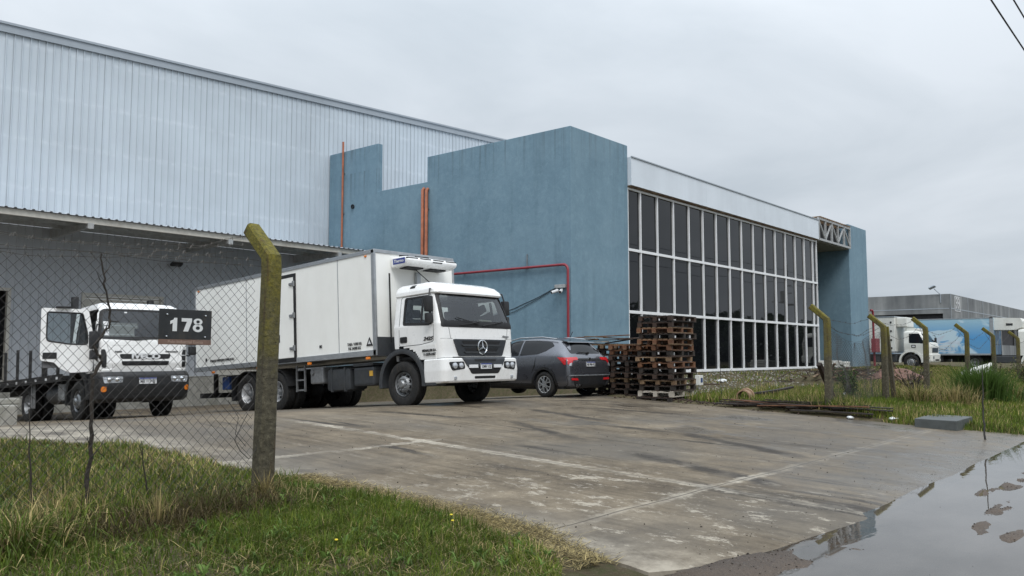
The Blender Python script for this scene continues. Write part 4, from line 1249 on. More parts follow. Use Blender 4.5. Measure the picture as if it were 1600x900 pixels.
    textm('tare_text', 'TARA  9.300 KG', .085, (X + .004, -1.48, 1.475), SIDE, 'ink', box, .002, .003, sx=.85)
    textm('gross_text', 'P.B. 24.000 KG', .085, (X + .004, -1.48, 1.375), SIDE, 'ink', box, .002, .003, sx=.85)
    mb = MB(); mb.prism([(-1.06, 1.40), (-.84, 1.40), (-.95, 1.60)], 0, X - .01, X + .003); mb.build('triangle_sticker', 'ink', box)
    mb = MB(); mb.prism([(-1.0, 1.44), (-.90, 1.44), (-.95, 1.53)], 0, X, X + .006); mb.build('triangle_inset', 'plate_white', box)
    textm('axle_text', '80', .10, (X + .004, -2.75, 1.50), SIDE, 'ink', box, .002, .003)
    textm('box_text', 'BONANO CARROCERIAS TERMICAS S.R.L.', .075, (X + .004, -7.15, 1.44), SIDE, 'ink', box, .002, .003, sx=.88)
    MB().box(X - .01, X + .004, -8.02, -7.95, 1.44, 1.53).build('square_sticker', 'ink', box)
    for y in (-1.0, -3.2, -5.4, -7.6): MB().box(X - .02, X + .03, y - .06, y + .06, 1.09, 1.15, ch=.01).build('side_marker', 'orange_lens', box)
    for y in (-1.02, -8.4): MB().cbox((X + .0, y, z1 - .13), (.03, .07, .04), ch=.01).build('corner_lamp', 'orange_lens', box)
    # cooling unit on the headboard
    u = MB()
    prof = [(-.72, 3.19), (-.30, 3.21), (-.16, 3.26), (-.12, 3.34), (-.20, 3.42), (-.72, 3.45)]
    u.prism(prof, 0, -.84, .80)
    cu = u.build('cooling_unit', 'white_paint', t)
    bv = cu.modifiers.new('bevel', 'BEVEL'); bv.width = .045; bv.segments = 3
    for i in range(4):
        a = -.80 + i * .42; MB().box(a, a + .34, -.185, -.145, 3.365, 3.39).build('vent', 'grille_black', cu)
    for i in range(2):
        a = -.62 + i * .75; MB().box(a, a + .5, -.60, -.32, 3.175, 3.205).build('vent', 'grille_black', cu)
    MB().box(-.3, .0, -.128, -.115, 3.305, 3.33).build('vent', 'grille_black', cu)
    MB().box(.802, .810, -.62, -.22, 3.26, 3.39).build('maker_label', 'logo_blue', cu)
    textm('maker_text', 'Thermo', .10, (.812, -.42, 3.325), SIDE, 'plate_white', cu, .001, .002)
    MB().tube([(.2, -.5, 3.46), (-.2, -.5, 3.47)], .05, 6).build('unit_pipe', 'black_plastic', cu); MB().tube([(.7, -.5, 3.46), (.45, -.5, 3.47)], .035, 6).build('unit_pipe', 'black_plastic', cu)
    MB().tube([(.95, -.60, 3.05), (.95, -.60, 1.45)], .022, 6).build('drain_hose', 'grille_black', t)
    MB().tube([(.35, -.35, 3.14), (-.05, -.12, 2.72)], .012, 5).build('unit_cable', 'grille_black', t)
    MB().box(-.06, .06, -.70, -.62, 2.6, 3.14, ch=.01).build('conduit', 'alu', t)
    return t
fridge_truck()

# ------------------------------------------------------------------ flatbed lorry behind the chain link
def flatbed_truck():
    t = thing('flatbed_truck', 'white cab flatbed lorry behind the chain link fence with its side door hanging open', 'truck',
              (9.52, 20.50, .0), (R(3.5), 0, R(176)))
    B = [(1.08, 1.02, 1.27, -.42), (1.30, 1.05, 1.32, -.44), (1.80, 1.05, 1.29, -.45), (1.88, 1.045, 1.26, -.45), (2.20, 1.01, 1.18, -.45), (2.56, .96, 1.07, -.45), (2.64, .94, 1.02, -.44), (2.72, .86, .88, -.40), (2.76, .70, .66, -.3)]
    side = [(-.02, 1.80), (.90, 1.70), (1.03, 1.86), (.94, 2.48), (-.02, 2.50)]
    door = [(-.16, 1.22), (.50, 1.10), (.98, 1.12), (1.06, 1.62), (1.07, 1.86), (.98, 2.54), (-.16, 2.56)]
    front = [(-1.0, 1.90), (1.0, 1.90), (.905, 2.52), (-.905, 2.52)]
    rearw = [(-.55, 1.95), (.55, 1.95), (.5, 2.4), (-.5, 2.4)]
    shell, full = cab_shell(B, side, front, rearw, arch=(0, .50, .76), doorhole=door)
    cab = link('cab', shell, 'white_paint', t); fit(cab)
    lin, _ = cab_shell([(1.10, *B[0][1:])] + B[1:-2] + [(2.70, .86, .88, -.40)], side, front, rearw, arch=(0, .50, .80), doorhole=door, inset=.045)
    fit(link('lining', lin, 'lining', cab)); sk = Skin(full)
    ws = sk.patch('windscreen', rpoly(front, .10, 5, 14), 'F', 'truck_glass', t, off=-.012, th=.012, rings=6)
    out = rpoly([(-1.035, 1.845), (1.035, 1.845), (.93, 2.565), (-.93, 2.565)], .12, 5, 14)
    inn = rpoly([(-.97, 1.905), (.97, 1.905), (.88, 2.515), (-.88, 2.515)], .10, 5, 14)
    sk.patch('frame', out, 'F', 'grille_black', ws, off=0, th=.006, hole=inn)
    g = sk.patch('window', rpoly(side, .05, 4, 8), 'L', 'truck_glass', t, off=-.012, th=.012)
    for i, z in enumerate((2.26, 2.14, 2.02)):
        sk.patch('windscreen_sticker', [Vector(p) for p in ((.90, z), (.80, z), (.80, z - .09), (.90, z - .09))], 'F', 'plate_white', ws, off=.004, th=.002)
    sk.patch('windscreen_sticker', [Vector(p) for p in ((.42, 2.50), (.36, 2.50), (.36, 2.47), (.42, 2.47))], 'F', 'plate_white', ws, off=.004, th=.002)
    MB().tube([(.95, 1.26, 1.86), (.2, 1.33, 1.83), (-.05, 1.33, 1.86)], .014, 5).tube([(.0, 1.31, 1.85), (-.7, 1.30, 1.88)], .014, 5).build('wiper', 'grille_black', ws)
    # grille with letters
    gp = sk.patch('grille_slot', rpoly([(-.60, 1.50), (-.56, 1.385), (.56, 1.385), (.60, 1.50)], .05, 4, 10), 'F', 'grille_black', t, off=0, th=.006)
    sk.patch('grille_slot', rpoly([(-.56, 1.335), (-.52, 1.235), (.52, 1.235), (.56, 1.335)], .04, 4, 10), 'F', 'grille_black', t, off=0, th=.006)
    yv = sk.hit('F', 0, 1.44)[0].y
    textm('grille_letters', 'IVECO', .165, (0, yv + .016, 1.440), FRONT, 'plate_white', gp, .006, .009, sx=1.40)
    textm('model_text', 'EUROCARGO', .050, (-.62, sk.hit('F', -.62, 1.56)[0].y + .010, 1.555), FRONT, 'ink', t, .002, .002)
    textm('model_text', 'Attack', .060, (.62, sk.hit('F', .62, 1.56)[0].y + .010, 1.555), FRONT, 'ink', t, .002, .002)
    for s in (1, -1):
        v = sk.patch('side_slot', rpoly([(s * .875, 1.18), (s * .965, 1.20), (s * .985, 1.60), (s * .91, 1.62), (s * .87, 1.5)], .035, 4, 5), 'F', 'grille_black', t, off=0, th=.006)
        if s < 0:
            for z in (1.32, 1.46): sk.patch('slat', [Vector(p) for p in ((-.875, z), (-.985, z), (-.985, z + .02), (-.875, z + .02))], 'F', 'plate_white', v, off=.007, th=.004)
        sk.patch('hood_seam', [Vector(p) for p in ((s * .70, 1.10), (s * .71, 1.10), (s * .86, 1.70), (s * .85, 1.70))], 'F', 'grille_grey', t, off=-.003, th=.004)
    sk.patch('hood_seam', [Vector(p) for p in ((-1.0, 1.695), (1.0, 1.695), (1.0, 1.70), (-1.0, 1.70))], 'F', 'grille_grey', t, off=-.003, th=.004)
    # bumper
    Bp = [(.40, .98, 1.28, .72), (.48, 1.04, 1.36, .70), (.75, 1.06, 1.42, .70), (1.0, 1.06, 1.42, .70), (1.09, 1.03, 1.36, .72)]
    vs, fs, per = loft(dense(Bp, .05), rc=.16, sidepts=8, frontpts=18)
    L = len(vs) // per; fs.append(tuple(range((L - 1) * per, L * per))); fs.append(tuple(range(per))[::-1])
    bme = mesh_of(vs, fs); bp = link('bumper', bme, 'black_plastic', t); fit(bp); bs = Skin(bme)
    for s in (1, -1):
        hl = bs.patch('headlight', rpoly([(s * .56, .84), (s * .95, .83), (s * .98, .98), (s * .55, .98)], .03, 4, 5), 'F', 'lens', bp, off=0, th=.010)
        for xx in (s * .66, s * .84):
            h = bs.hit('F', xx, .91); mm = Matrix.Translation(h[0] + h[1] * .010) @ h[1].to_track_quat('Z', 'Y').to_matrix().to_4x4()
            mb = MB(); mb.lathe([(.0, .06), (.012, .052), (.002, .045), (.018, .02), (.02, .001)], 16, 2); mb.v = [tuple(mm @ Vector(v)) for v in mb.v]
            mb.build('lamp', 'chrome', hl, 40)
        bs.patch('indicator', rpoly([(s * .90, .64), (s * 1.0, .64), (s * 1.0, .76), (s * .90, .76)], .04, 4, 4), 'F', 'orange_lens', bp, off=0, th=.012)
        sk.patch('corner_panel', [Vector(p) for p in ((s * .70, 1.075), (s * 1.0, 1.075), (s * 1.0, 1.17), (s * .70, 1.17))], 'F', 'white_paint', t, off=.006, th=.01)
    bs.patch('lower_intake', rpoly([(-.62, .50), (.62, .50), (.66, .60), (-.66, .60)], .02, 3, 8), 'F', 'grille_black', bp, off=0, th=.004)
    number_plate(t, 1.475, .87, 'AE 111 EJ', .40, .14)
    # right hand door swung open, hinge at the front pillar
    hinge = thing('door', None, None, (1.06, .98, 0), (0, 0, R(80))); hinge.parent = t
    o3 = [(0, 1.12), (-.46, 1.10), (-.66, 1.20), (-.78, 1.34), (-1.05, 1.38), (-1.06, 1.5), (-1.05, 2.56), (-.10, 2.54), (.02, 1.86), (.02, 1.62)]
    i3 = [(-.12, 1.74), (-.3, 1.74), (-.5, 1.75), (-.74, 1.79), (-.92, 1.82), (-.94, 1.9), (-.93, 2.47), (-.22, 2.45), (-.12, 2.0), (-.11, 1.85)]
    oo = rpoly(o3, .05, 3, 4); ii = rpoly(i3, .05, 3, 4)
    n = len(oo); v = []; f = []
    for x in (-.035, .035):
        v += [(x, p.x, p.y) for p in oo] + [(x, p.x, p.y) for p in ii]
    for k in range(n):
        k2 = (k + 1) % n
        f += [(k, k2, n + k2, n + k), (2 * n + k, 2 * n + k2, 3 * n + k2, 3 * n + k), (k, k2, 2 * n + k2, 2 * n + k), (n + k, n + k2, 3 * n + k2, 3 * n + k)]
    d_ = link('door_skin', mesh_of(v, f), 'white_paint', hinge)
    MB().add([(0, p.x, p.y) for p in ii], [tuple(range(n))]).build('window', 'blue_glass', d_)
    for x in (.037, -.037):
        rr_ = MB(); P2 = [(x, p.x, p.y) for p in ii] + [(x, p.x, p.y) for p in ii]
        rr_.tube([(x, p.x, p.y) for p in ii] + [(x, ii[0].x, ii[0].y)], .016, 5, cap=False); rr_.build('seal', 'grille_black', d_)
    for s in (1, -1): MB().box(s * .037 - .012, s * .037 + .012, -1.01, -.73, 1.42, 1.56, ch=.008).build('handle', 'grille_black', d_)
    MB().box(-.05, -.036, -1.0, -.15, 1.22, 1.62, ch=.006).build('door_trim', 'lining', d_)
    MB().cbox((.06, -.62, 2.575), (.12, .3, .04), ch=.01).build('rain_visor', 'grille_black', d_)
    mirror_set(t, 1.0, 1.26, 1.62, 2.20, 1, reach=.06); mirror_set(t, -1.0, 1.22, 1.72, 2.30, -1, reach=.10)
    # cab inside
    MB().box(-.92, .92, .62, 1.10, 1.30, 1.78, ch=.05).build('dashboard', 'black_plastic', cab)
    MB().box(-.95, .95, -.38, 1.0, 1.06, 1.14).build('floor', 'black_plastic', cab)
    seat(cab, .5, .05, 1.16); seat(cab, -.5, .05, 1.16); steering_wheel(cab, -.5, .5, 1.84)
    MB().cbox((.4, 1.02, 1.85), (.45, .08, .16), (R(40), 0, 0)).build('folder', 'plate_white', cab)
    # arches, step, chassis
    for s in (1, -1):
        mb = MB(); n = 18; v = []
        for k in range(n + 1):
            a = R(0 + 188 * k / n)
            for (x, q) in ((.75, .66), (1.075, .64), (1.085, .70), (1.07, .77), (.75, .77)): v.append((s * x, q * math.cos(a), .49 + q * math.sin(a)))
        mb.v = v
        for k in range(n):
            for j in range(5): mb.f.append((k * 5 + j, (k + 1) * 5 + j, (k + 1) * 5 + (j + 1) % 5, k * 5 + (j + 1) % 5))
        mb.build('mudguard', 'black_plastic', t, 30)
    ch = MB()
    for s in (1, -1): ch.box(s * .40 - .04, s * .40 + .04, -7.6, 1.1, .74, .98)
    for y in (-1, -2.4, -4.2, -5.6, -7.4): ch.box(-.40, .40, y - .05, y + .05, .78, .95)
    ch.box(-.35, .35, -.9, .9, .6, .95, ch=.05); ch.box(-1.0, 1.0, -.12, .12, .40, .55)
    ch.build('chassis', 'chassis', t)
    a = MB(); a.lathe([(-.42, .001), (-.42, .24), (.42, .24), (.42, .001)], 18, 1, (.82, -1.75, .66)); a.build('fuel_tank', 'dark_grey_plastic', t, 40)
    a = MB(); a.box(.62, 1.12, -1.12, -.78, .50, .92, ch=.03)
    for k in range(5): a.box(1.118, 1.128, -1.08, -.82, .54 + k * .07, .57 + k * .07)
    a.build('filter_box', 'rim_grey', t)
    mb = MB(); 
    for y in (-2.9, -3.1): mb.box(1.1, 1.14, y - .02, y + .02, .35, 1.0)
    for z in (.36, .66, .96): mb.box(1.1, 1.14, -3.1, -2.9, z, z + .03)
    mb.build('ladder_frame', 'steel', t)
    # flat bed with stakes
    bed = MB().box(-1.2, 1.2, -8.1, -.62, 1.02, 1.10).box(1.17, 1.22, -8.1, -.62, .96, 1.14).box(-1.22, -1.17, -8.1, -.62, .96, 1.14)
    for y in np.arange(-8.0, -.7, .6): bed.box(-1.15, 1.15, y - .04, y + .04, .90, 1.02)
    b_ = bed.build('flat_bed', 'chassis', t)
    for k in range(9): MB().box(1.22, 1.228, -.95 - k * .8, -.83 - k * .8, 1.02, 1.08).build('reflector', 'plate_white', b_)
    for y, h in ((-1.05, 1.0), (-1.95, .72), (-2.15, 1.05), (-3.2, .9), (-4.3, 1.0), (-5.4, 1.0)):
        for s in (1, -1): MB().box(s * 1.15 - .03, s * 1.15 + .03, y - .03, y + .03, 1.1, 1.1 + h * .85).build('stake', 'chassis', b_)
    for s in (1, -1): MB().box(s * .92 - .07, s * .92 + .07, -.74, -.60, 1.1, 3.02, ch=.01).build('headboard_post', 'black_plastic', b_)
    MB().box(-.9, .9, -.72, -.64, 1.1, 1.6).build('headboard', 'chassis', b_)
    for s in (1, -1):
        wheel(t, s * .93, 0, .475, .27, s, 'front')
        wheel(t, s * .95, -3.7, .475, .26, s, 'rear', 'rim_grey', double=True)
    return t
flatbed_truck()

# ------------------------------------------------------------------ dark grey hatchback-style SUV
def suv():
    t = thing('parked_car', 'dark grey metallic crossover car seen from behind, parked between the white lorry and the pallets', 'car',
              (16.98, 14.80, .405), (R(-.6), 0, R(1.5)))
    t.location = (18.24, 14.70, .44); t.rotation_euler.z = R(-5.5)
    S = [  # y, w, zb, zbelt, wroof, zedge, ztop
        (2.16, .52, .36, .60, .46, .66, .68), (2.08, .72, .26, .70, .62, .80, .83), (1.85, .83, .20, .82, .70, .93, .97), (1.45, .875, .18, .92, .74, .99, 1.04),
        (1.05, .885, .18, .98, .76, 1.04, 1.09), (.82, .885, .18, 1.00, .74, 1.10, 1.15), (.45, .885, .18, 1.01, .66, 1.32, 1.38), (.1, .885, .18, 1.02, .615, 1.475, 1.54),
        (-.35, .885, .18, 1.035, .60, 1.515, 1.59), (-.9, .885, .18, 1.055, .59, 1.51, 1.595), (-1.4, .885, .19, 1.085, .575, 1.465, 1.56), (-1.72, .88, .20, 1.10, .56, 1.40, 1.50),
        (-1.86, .872, .21, 1.10, .58, 1.27, 1.345), (-1.98, .86, .22, 1.06, .62, 1.13, 1.165), (-2.07, .845, .24, 1.0, .66, 1.035, 1.05), (-2.135, .80, .28, .90, .66, .93, .94), (-2.15, .76, .33, .80, .64, .84, .85)]
    vs = []; fs = []
    for (y, w_, zb, zl, wr, ze, zt) in S:
        half = [(0, zb), (w_ * .80, zb), (w_ * .97, zb + (.36 - zb) * .55), (w_, .45), (w_ * 1.0, .62), (w_ * 1.0, (zl + .62) / 2 + .04), (w_ * .965, zl), (wr + (w_ * .965 - wr) * .48, zl + (ze - zl) * .55), (wr, ze), (wr * .80, zt - (zt - ze) * .35), (wr * .4, zt - .004), (0, zt)]
        if zl < .62: half = [(0, zb), (w_ * .80, zb), (w_ * .97, zb + .05), (w_, zb + .1), (w_, zb + .16), (w_, zl - .03), (w_ * .965, zl)] + half[7:]
        ring = half + [(-x, z) for x, z in half[-2:0:-1]]
        vs += [(x, y, z) for x, z in ring]; per = len(ring)
    for i in range(len(S) - 1):
        for k in range(per): fs.append((i * per + k, i * per + (k + 1) % per, (i + 1) * per + (k + 1) % per, (i + 1) * per + k))
    fs.append(tuple(range(per))); fs.append(tuple(range((len(S) - 1) * per, len(S) * per)))
    tmp = link('body', mesh_of(vs, fs), 'car_paint', None)
    sb = tmp.modifiers.new('s', 'SUBSURF'); sb.levels = 2; sb.render_levels = 2
    cuts = []
    for y in (1.305, -1.305):
        c = MB(); c.lathe([(-1.2, .001), (-1.2, .385), (1.2, .385), (1.2, .001)], 36, 0, (0, y, .335)); co_ = c.build('cutter', None, None)
        bo = tmp.modifiers.new('b', 'BOOLEAN'); bo.object = co_; bo.operation = 'DIFFERENCE'; bo.solver = 'EXACT'; cuts.append(co_)
    dg = bpy.context.evaluated_depsgraph_get(); dg.update()
    tmp.modifiers[1].show_viewport = False; tmp.modifiers[2].show_viewport = False; dg.update()
    plain = bpy.data.meshes.new_from_object(tmp.evaluated_get(bpy.context.evaluated_depsgraph_get())); 
    tmp.modifiers[1].show_viewport = True; tmp.modifiers[2].show_viewport = True; dg.update()
    full = bpy.data.meshes.new_from_object(tmp.evaluated_get(bpy.context.evaluated_depsgraph_get()))
    bpy.data.objects.remove(tmp)
    for c in cuts: bpy.data.objects.remove(c)
    body = link('body', full, None, t)
    if not full.materials: full.materials.append(M['car_paint'])
    fit(body, 32); sk = Skin(plain)
    for s, md in ((-1, 'L'), (1, 'R')):
        q = lambda pts: [Vector(p) for p in pts]
        # glass: front door, rear door with its pinched upswept corner
        for nm, pts in (('window', [(.62, 1.075), (-.30, 1.085), (-.30, 1.49), (-.02, 1.485), (.30, 1.38)]), ('window', [(-.36, 1.09), (-1.02, 1.12), (-1.28, 1.20), (-1.50, 1.335), (-1.36, 1.435), (-.9, 1.485), (-.36, 1.495)])):
            sk.patch(nm, rpoly(pts, .03, 3, 6), md, 'tint_glass', t, off=-.002, th=.006)
        for a, b in (((-.33, .42), (-.33, 1.10)), ((.80, .42), (.80, 1.04))):
            sk.patch('door_seam', q([(a[0] - .005, a[1]), (a[0] + .005, a[1]), (b[0] + .005, b[1]), (b[0] - .005, b[1])]), md, 'grille_black', t, off=-.004, th=.005)
        sk.patch('door_seam', rpoly([(-1.0, 1.09), (-.98, .80), (-.86, .62), (-.845, .62), (-.965, .80), (-.988, 1.09)], .002, 2, 5), md, 'grille_black', t, off=-.004, th=.005)
        sk.patch('sill_cladding', rpoly([(.90, .21), (-.90, .21), (-.90, .36), (.90, .36)], .02, 3, 10), md, 'black_plastic', t, off=0, th=.012)
        for y in (1.305, -1.305):
            oc, ic = [], []
            for k in range(33):
                a = R(-14 + 208 * k / 32); oc.append(Vector((y + .455 * math.cos(a), .335 + .455 * math.sin(a))))
                ic.append(Vector((y + .388 * math.cos(a), .335 + .388 * math.sin(a))))
            mb = MB(); v = []
            for o_, i_ in zip(oc, ic):
                h = sk.hit(md, o_.x, max(.22, o_.y)); x = h[0].x if h else s * .88
                for (yy, zz, dx) in ((o_.x, o_.y, .012), (i_.x, i_.y, .016), (i_.x, i_.y, -.10)): v.append((x + s * dx, yy, max(.2, zz)))
            mb.v = v
            for k in range(32):
                for j in range(2): mb.f.append((k * 3 + j, (k + 1) * 3 + j, (k + 1) * 3 + j + 1, k * 3 + j + 1))
            mb.build('wheel_arch', 'black_plastic', t, 40)
        sk.patch('door_handle', rpoly([(.18, .93), (-.02, .93), (-.02, .955), (.18, .955)], .01, 3, 3), md, 'chrome', t, off=.0, th=.02)
        MB().tube([(s * .60, .25, 1.50), (s * .60, -.2, 1.572), (s * .59, -1.0, 1.578), (s * .57, -1.5, 1.52)], .018, 6).build('roof_rail', 'alu', t)
        m = MB().box(min(s * .92, s * 1.05), max(s * .92, s * 1.05), .56, .68, 1.04, 1.17, ch=.03); m.build('mirror', 'car_paint', t, 40)
        # tail lamp wraps from the flank into the gate
        tl_ = sk.patch('tail_light', rpoly([(-1.76, 1.035), (-2.04, 1.02), (-2.04, .84), (-2.0, .84), (-1.90, .94)], .02, 3, 6), md, 'red_lens', t, off=0, th=.018)
    for s in (1, -1):
        sk.patch('tail_light', rpoly([(s * .80, 1.02), (s * .46, 1.035), (s * .46, .965), (s * .66, .955), (s * .74, .85), (s * .82, .85)], .02, 3, 6), 'B', 'red_lens', t, off=0, th=.018)
        sk.patch('lamp_clear', rpoly([(s * .79, .87), (s * .72, .90), (s * .74, .81), (s * .80, .81)], .01, 3, 4), 'B', 'lens', t, off=.02, th=.004)
        sk.patch('reflector', rpoly([(s * .50, .44), (s * .74, .45), (s * .74, .505), (s * .52, .50)], .01, 3, 4), 'B', 'red_lens', t, off=.012, th=.01)
    rw = sk.patch('rear_window', rpoly([(-.60, 1.13), (.60, 1.13), (.555, 1.415), (-.555, 1.415)], .06, 4, 10), 'B', 'office_glass', t, off=-.002, th=.006)
    MB().tube([(.02, -2.035, 1.145), (-.34, -2.02, 1.17)], .012, 5).lathe([(-.03, .001), (-.03, .035), (.03, .035), (.03, .001)], 10, 1, (.03, -2.02, 1.14)).build('rear_wiper', 'grille_black', rw)
    mb = MB(); mb.prism([(-1.60, 1.50), (-1.83, 1.445), (-1.85, 1.425), (-1.70, 1.44)], 0, -.53, .53); mb.build('spoiler', 'car_paint', t)
    sk.patch('gate_trim', rpoly([(-.44, .955), (.44, .955), (.42, 1.0), (-.42, 1.0)], .01, 3, 8), 'B', 'grille_black', t, off=0, th=.016)
    textm('gate_badge', 'H', .10, (0, -2.125, .98), (R(90), 0, 0), 'chrome', t, .006, .008)
    sk.patch('gate_seam', [Vector(p) for p in ((-.62, .62), (.62, .62), (.62, .628), (-.62, .628))], 'B', 'grille_black', t, off=-.004, th=.005)
    number_plate(t, -2.165, .855, 'AB 906 KL', .34, .12, rotz=0)
    lb = sk.patch('lower_bumper', rpoly([(-.80, .27), (.80, .27), (.845, .56), (-.845, .56)], .04, 4, 14), 'B', 'black_plastic', t, off=0, th=.012)
    sk.patch('chrome_strip', [Vector(p) for p in ((-.80, .555), (.80, .555), (.80, .58), (-.80, .58))], 'B', 'alu', t, off=.008, th=.012)
    sk.patch('licence_recess', rpoly([(-.28, .77), (.28, .77), (.32, .94), (-.32, .94)], .03, 3, 6), 'B', 'car_paint', t, off=0, th=.006)
    MB().tube([(-.42, -2.05, .30), (-.42, -2.17, .30)], .035, 10).tube([(-.52, -2.05, .30), (-.52, -2.17, .30)], .035, 10).build('exhaust', 'chrome', t)
    MB().box(-.80, .80, -1.95, 1.9, .22, .30).build('underbody', 'grille_black', t)
    MB().tube([(-.75, -1.305, .32), (.75, -1.305, .32)], .05, 6).build('rear_axle', 'chassis', t)
    MB().tube([(0, -1.45, 1.57), (-.01, -1.56, 1.72)], .008, 4).build('aerial', 'grille_black', t)
    for s in (1, -1):
        for y in (1.305, -1.305):
            o = thing('wheel', None, None, (s * .775, y, .335)); o.parent = t
            r, h = .338, .108
            MB().lathe([(-h * .6, .225), (-h, .25), (-h * 1.02, .29), (-h * .8, r - .006), (-h * .5, r), (h * .5, r), (h * .8, r - .006), (h * 1.02, .29), (h, .25), (h * .6, .225)], 40, 0, close=True).build('tyre', 'rubber', o, 40)
            rim = MB(); rim.lathe([(s * h * .6, .226), (s * h * .95, .222), (s * h * .9, .205), (s * h * .0, .20)], 40, 0); rim.build('rim', 'rim_silver', o, 40)
            sp2 = MB()
            for k in range(5):
                for d in (-1, 1):
                    a = 2 * PI * k / 5; a2 = a + d * .34
                    sp2.tube([(s * h * .95, .05 * math.cos(a + d * .3), .05 * math.sin(a + d * .3)), (s * h * .93, .13 * math.cos(a + d * .18), .13 * math.sin(a + d * .18)), (s * h * .85, .21 * math.cos(a2), .21 * math.sin(a2))], [.022, .019, .017], 4)
            sp2.lathe([(s * h * .7, .07), (s * h * 1.0, .065), (s * h * 1.05, .03), (s * h * 1.05, .001)], 16, 0)
            sp2.build('spokes', 'alu', o, 30)
            MB().lathe([(s * h * .1, .001), (s * h * .1, .20)], 20, 0).lathe([(s * h * .2, .05), (s * h * .3, .13), (s * h * .2, .15)], 20, 0).build('brake', 'grille_black', o)
    return t
suv()

# ------------------------------------------------------------------ parked lorries in the distance
def far_cab(t, B, side, front, r, door_text=True, bumper_white=True, hw=1.15, zb=.45):
    shell, full = cab_shell(B, side, front, None, arch=(0, .5, .75))
    cab = link('cab', shell, 'old_white', t); fit(cab); sk = Skin(full)
    sk.patch('windscreen', rpoly(front, .07, 4, 10), 'F', 'tint_glass', t, off=-.012, th=.012)
    for s, md in ((1, 'R'), (-1, 'L')):
        sk.patch('window', rpoly(side, .04, 3, 8), md, 'tint_glass', t, off=-.012, th=.012)
        mirror_set(t, s * (hw - .1), B[0][2] - .2, 1.75, 2.3, s, reach=.08)
    vs, fs, per = loft(dense([(zb, hw - .04, B[0][2] + .06, .62), (zb + .08, hw, B[0][2] + .12, .62), (.98, hw, B[0][2] + .12, .62), (1.02, hw - .04, B[0][2] + .06, .64)], .08), rc=.12, sidepts=6, frontpts=10)
    L = len(vs) // per; fs.append(tuple(range((L - 1) * per, L * per))); fs.append(tuple(range(per))[::-1])
    bm_ = mesh_of(vs, fs); b = link('bumper', bm_, 'old_white', t); fit(b); bs = Skin(bm_)
    for s in (1, -1): bs.patch('headlight', rpoly([(s * .70, .68), (s * 1.0, .68), (s * 1.0, .86), (s * .70, .86)], .03, 3, 4), 'F', 'lens', b, off=0, th=.01)
    bs.patch('bumper_slot', rpoly([(-.5, .56), (.5, .56), (.5, .66), (-.5, .66)], .02, 3, 4), 'F', 'grille_black', b, off=0, th=.006)
    sk.patch('grille', rpoly([(-.75, 1.1), (.75, 1.1), (.75, 1.42), (-.75, 1.42)], .04, 3, 6), 'F', 'grille_grey', t, off=0, th=.01)
    ch = MB()
    for s in (1, -1): ch.box(s * .42 - .04, s * .42 + .04, r, 1.0, .72, 1.0)
    ch.box(-1.0, 1.0, -.1, .1, .4, .55); ch.box(-.4, .4, r + .3, .9, .5, .9); ch.build('chassis', 'chassis', t)
    MB().box(-1.1, 1.1, -2.4, -.9, .45, .95, ch=.06).build('fuel_tank', 'dark_grey_plastic', t)
    for s in (1, -1):
        mb = MB(); n = 14; v = []
        for k in range(n + 1):
            a = R(-5 + 190 * k / n)
            for (x, q) in ((.75, .66), (hw + .02, .64), (hw + .02, .77), (.75, .77)): v.append((s * x, q * math.cos(a), .5 + q * math.sin(a)))
        mb.v = v
        for k in range(n):
            for j in range(4): mb.f.append((k * 4 + j, (k + 1) * 4 + j, (k + 1) * 4 + (j + 1) % 4, k * 4 + (j + 1) % 4))
        mb.build('mudguard', 'old_white', t, 30)
    return sk
t = thing('box_truck', 'old white lorry with a dirty white box, parked beside the blue pier', 'truck', (61.15, 15.75, .62), (0, 0, R(180)))
B = [(.98, 1.12, 1.20, -.42), (1.5, 1.15, 1.24, -.44), (1.72, 1.15, 1.18, -.44), (1.78, 1.14, 1.05, -.44), (2.42, 1.05, .62, -.44), (2.52, 1.0, .5, -.42), (2.58, .85, .3, -.3)]
sk = far_cab(t, B, [(-.10, 1.74), (.86, 1.70), (.55, 2.36), (-.10, 2.38)], [(-1.04, 1.80), (1.04, 1.80), (.95, 2.38), (-.95, 2.38)], -7.5)
sk.patch('door_emblem', rpoly([(.05, 1.42), (.32, 1.42), (.32, 1.62), (.05, 1.62)], .02, 3, 4), 'R', 'ink', t, off=0, th=.004)
sk.patch('door_emblem', rpoly([(.10, 1.47), (.27, 1.47), (.27, 1.57), (.10, 1.57)], .02, 3, 4), 'R', 'plate_white', t, off=.005, th=.004)
MB().box(-.8, .8, -.3, .5, 2.56, 2.72, ch=.05).build('roof_marker', 'old_white', t)
bx = MB().box(-1.25, 1.25, -7.8, -.95, 1.15, 3.55, ch=.02).build('box_body', 'old_white', t)
MB().box(-1.27, 1.27, -7.82, -.93, 1.08, 1.2).box(-1.27, 1.27, -7.82, -.93, 3.5, 3.58).build('edge_trim', 'alu', bx)
MB().box(-.85, .85, -.95, -.25, 2.85, 3.5, ch=.08).build('cooling_unit', 'old_white', t)
mb = MB()
for z in (1.35, 1.9, 2.5, 3.1): mb.box(1.25, 1.28, -1.22, -1.12, z, z + .12)
mb.build('hinges', 'grille_black', bx)
textm('box_text', 'TRANSPORTE', .16, (1.256, -2.5, 1.32), SIDE, 'red_paint', bx, .002, .002)
for s in (1, -1):
    wheel(t, s * 1.0, 0, .5, .28, s, 'front', 'rim_silver', n=24); wheel(t, s * 1.0, -4.6, .5, .28, s, 'rear', 'rim_silver', n=24)

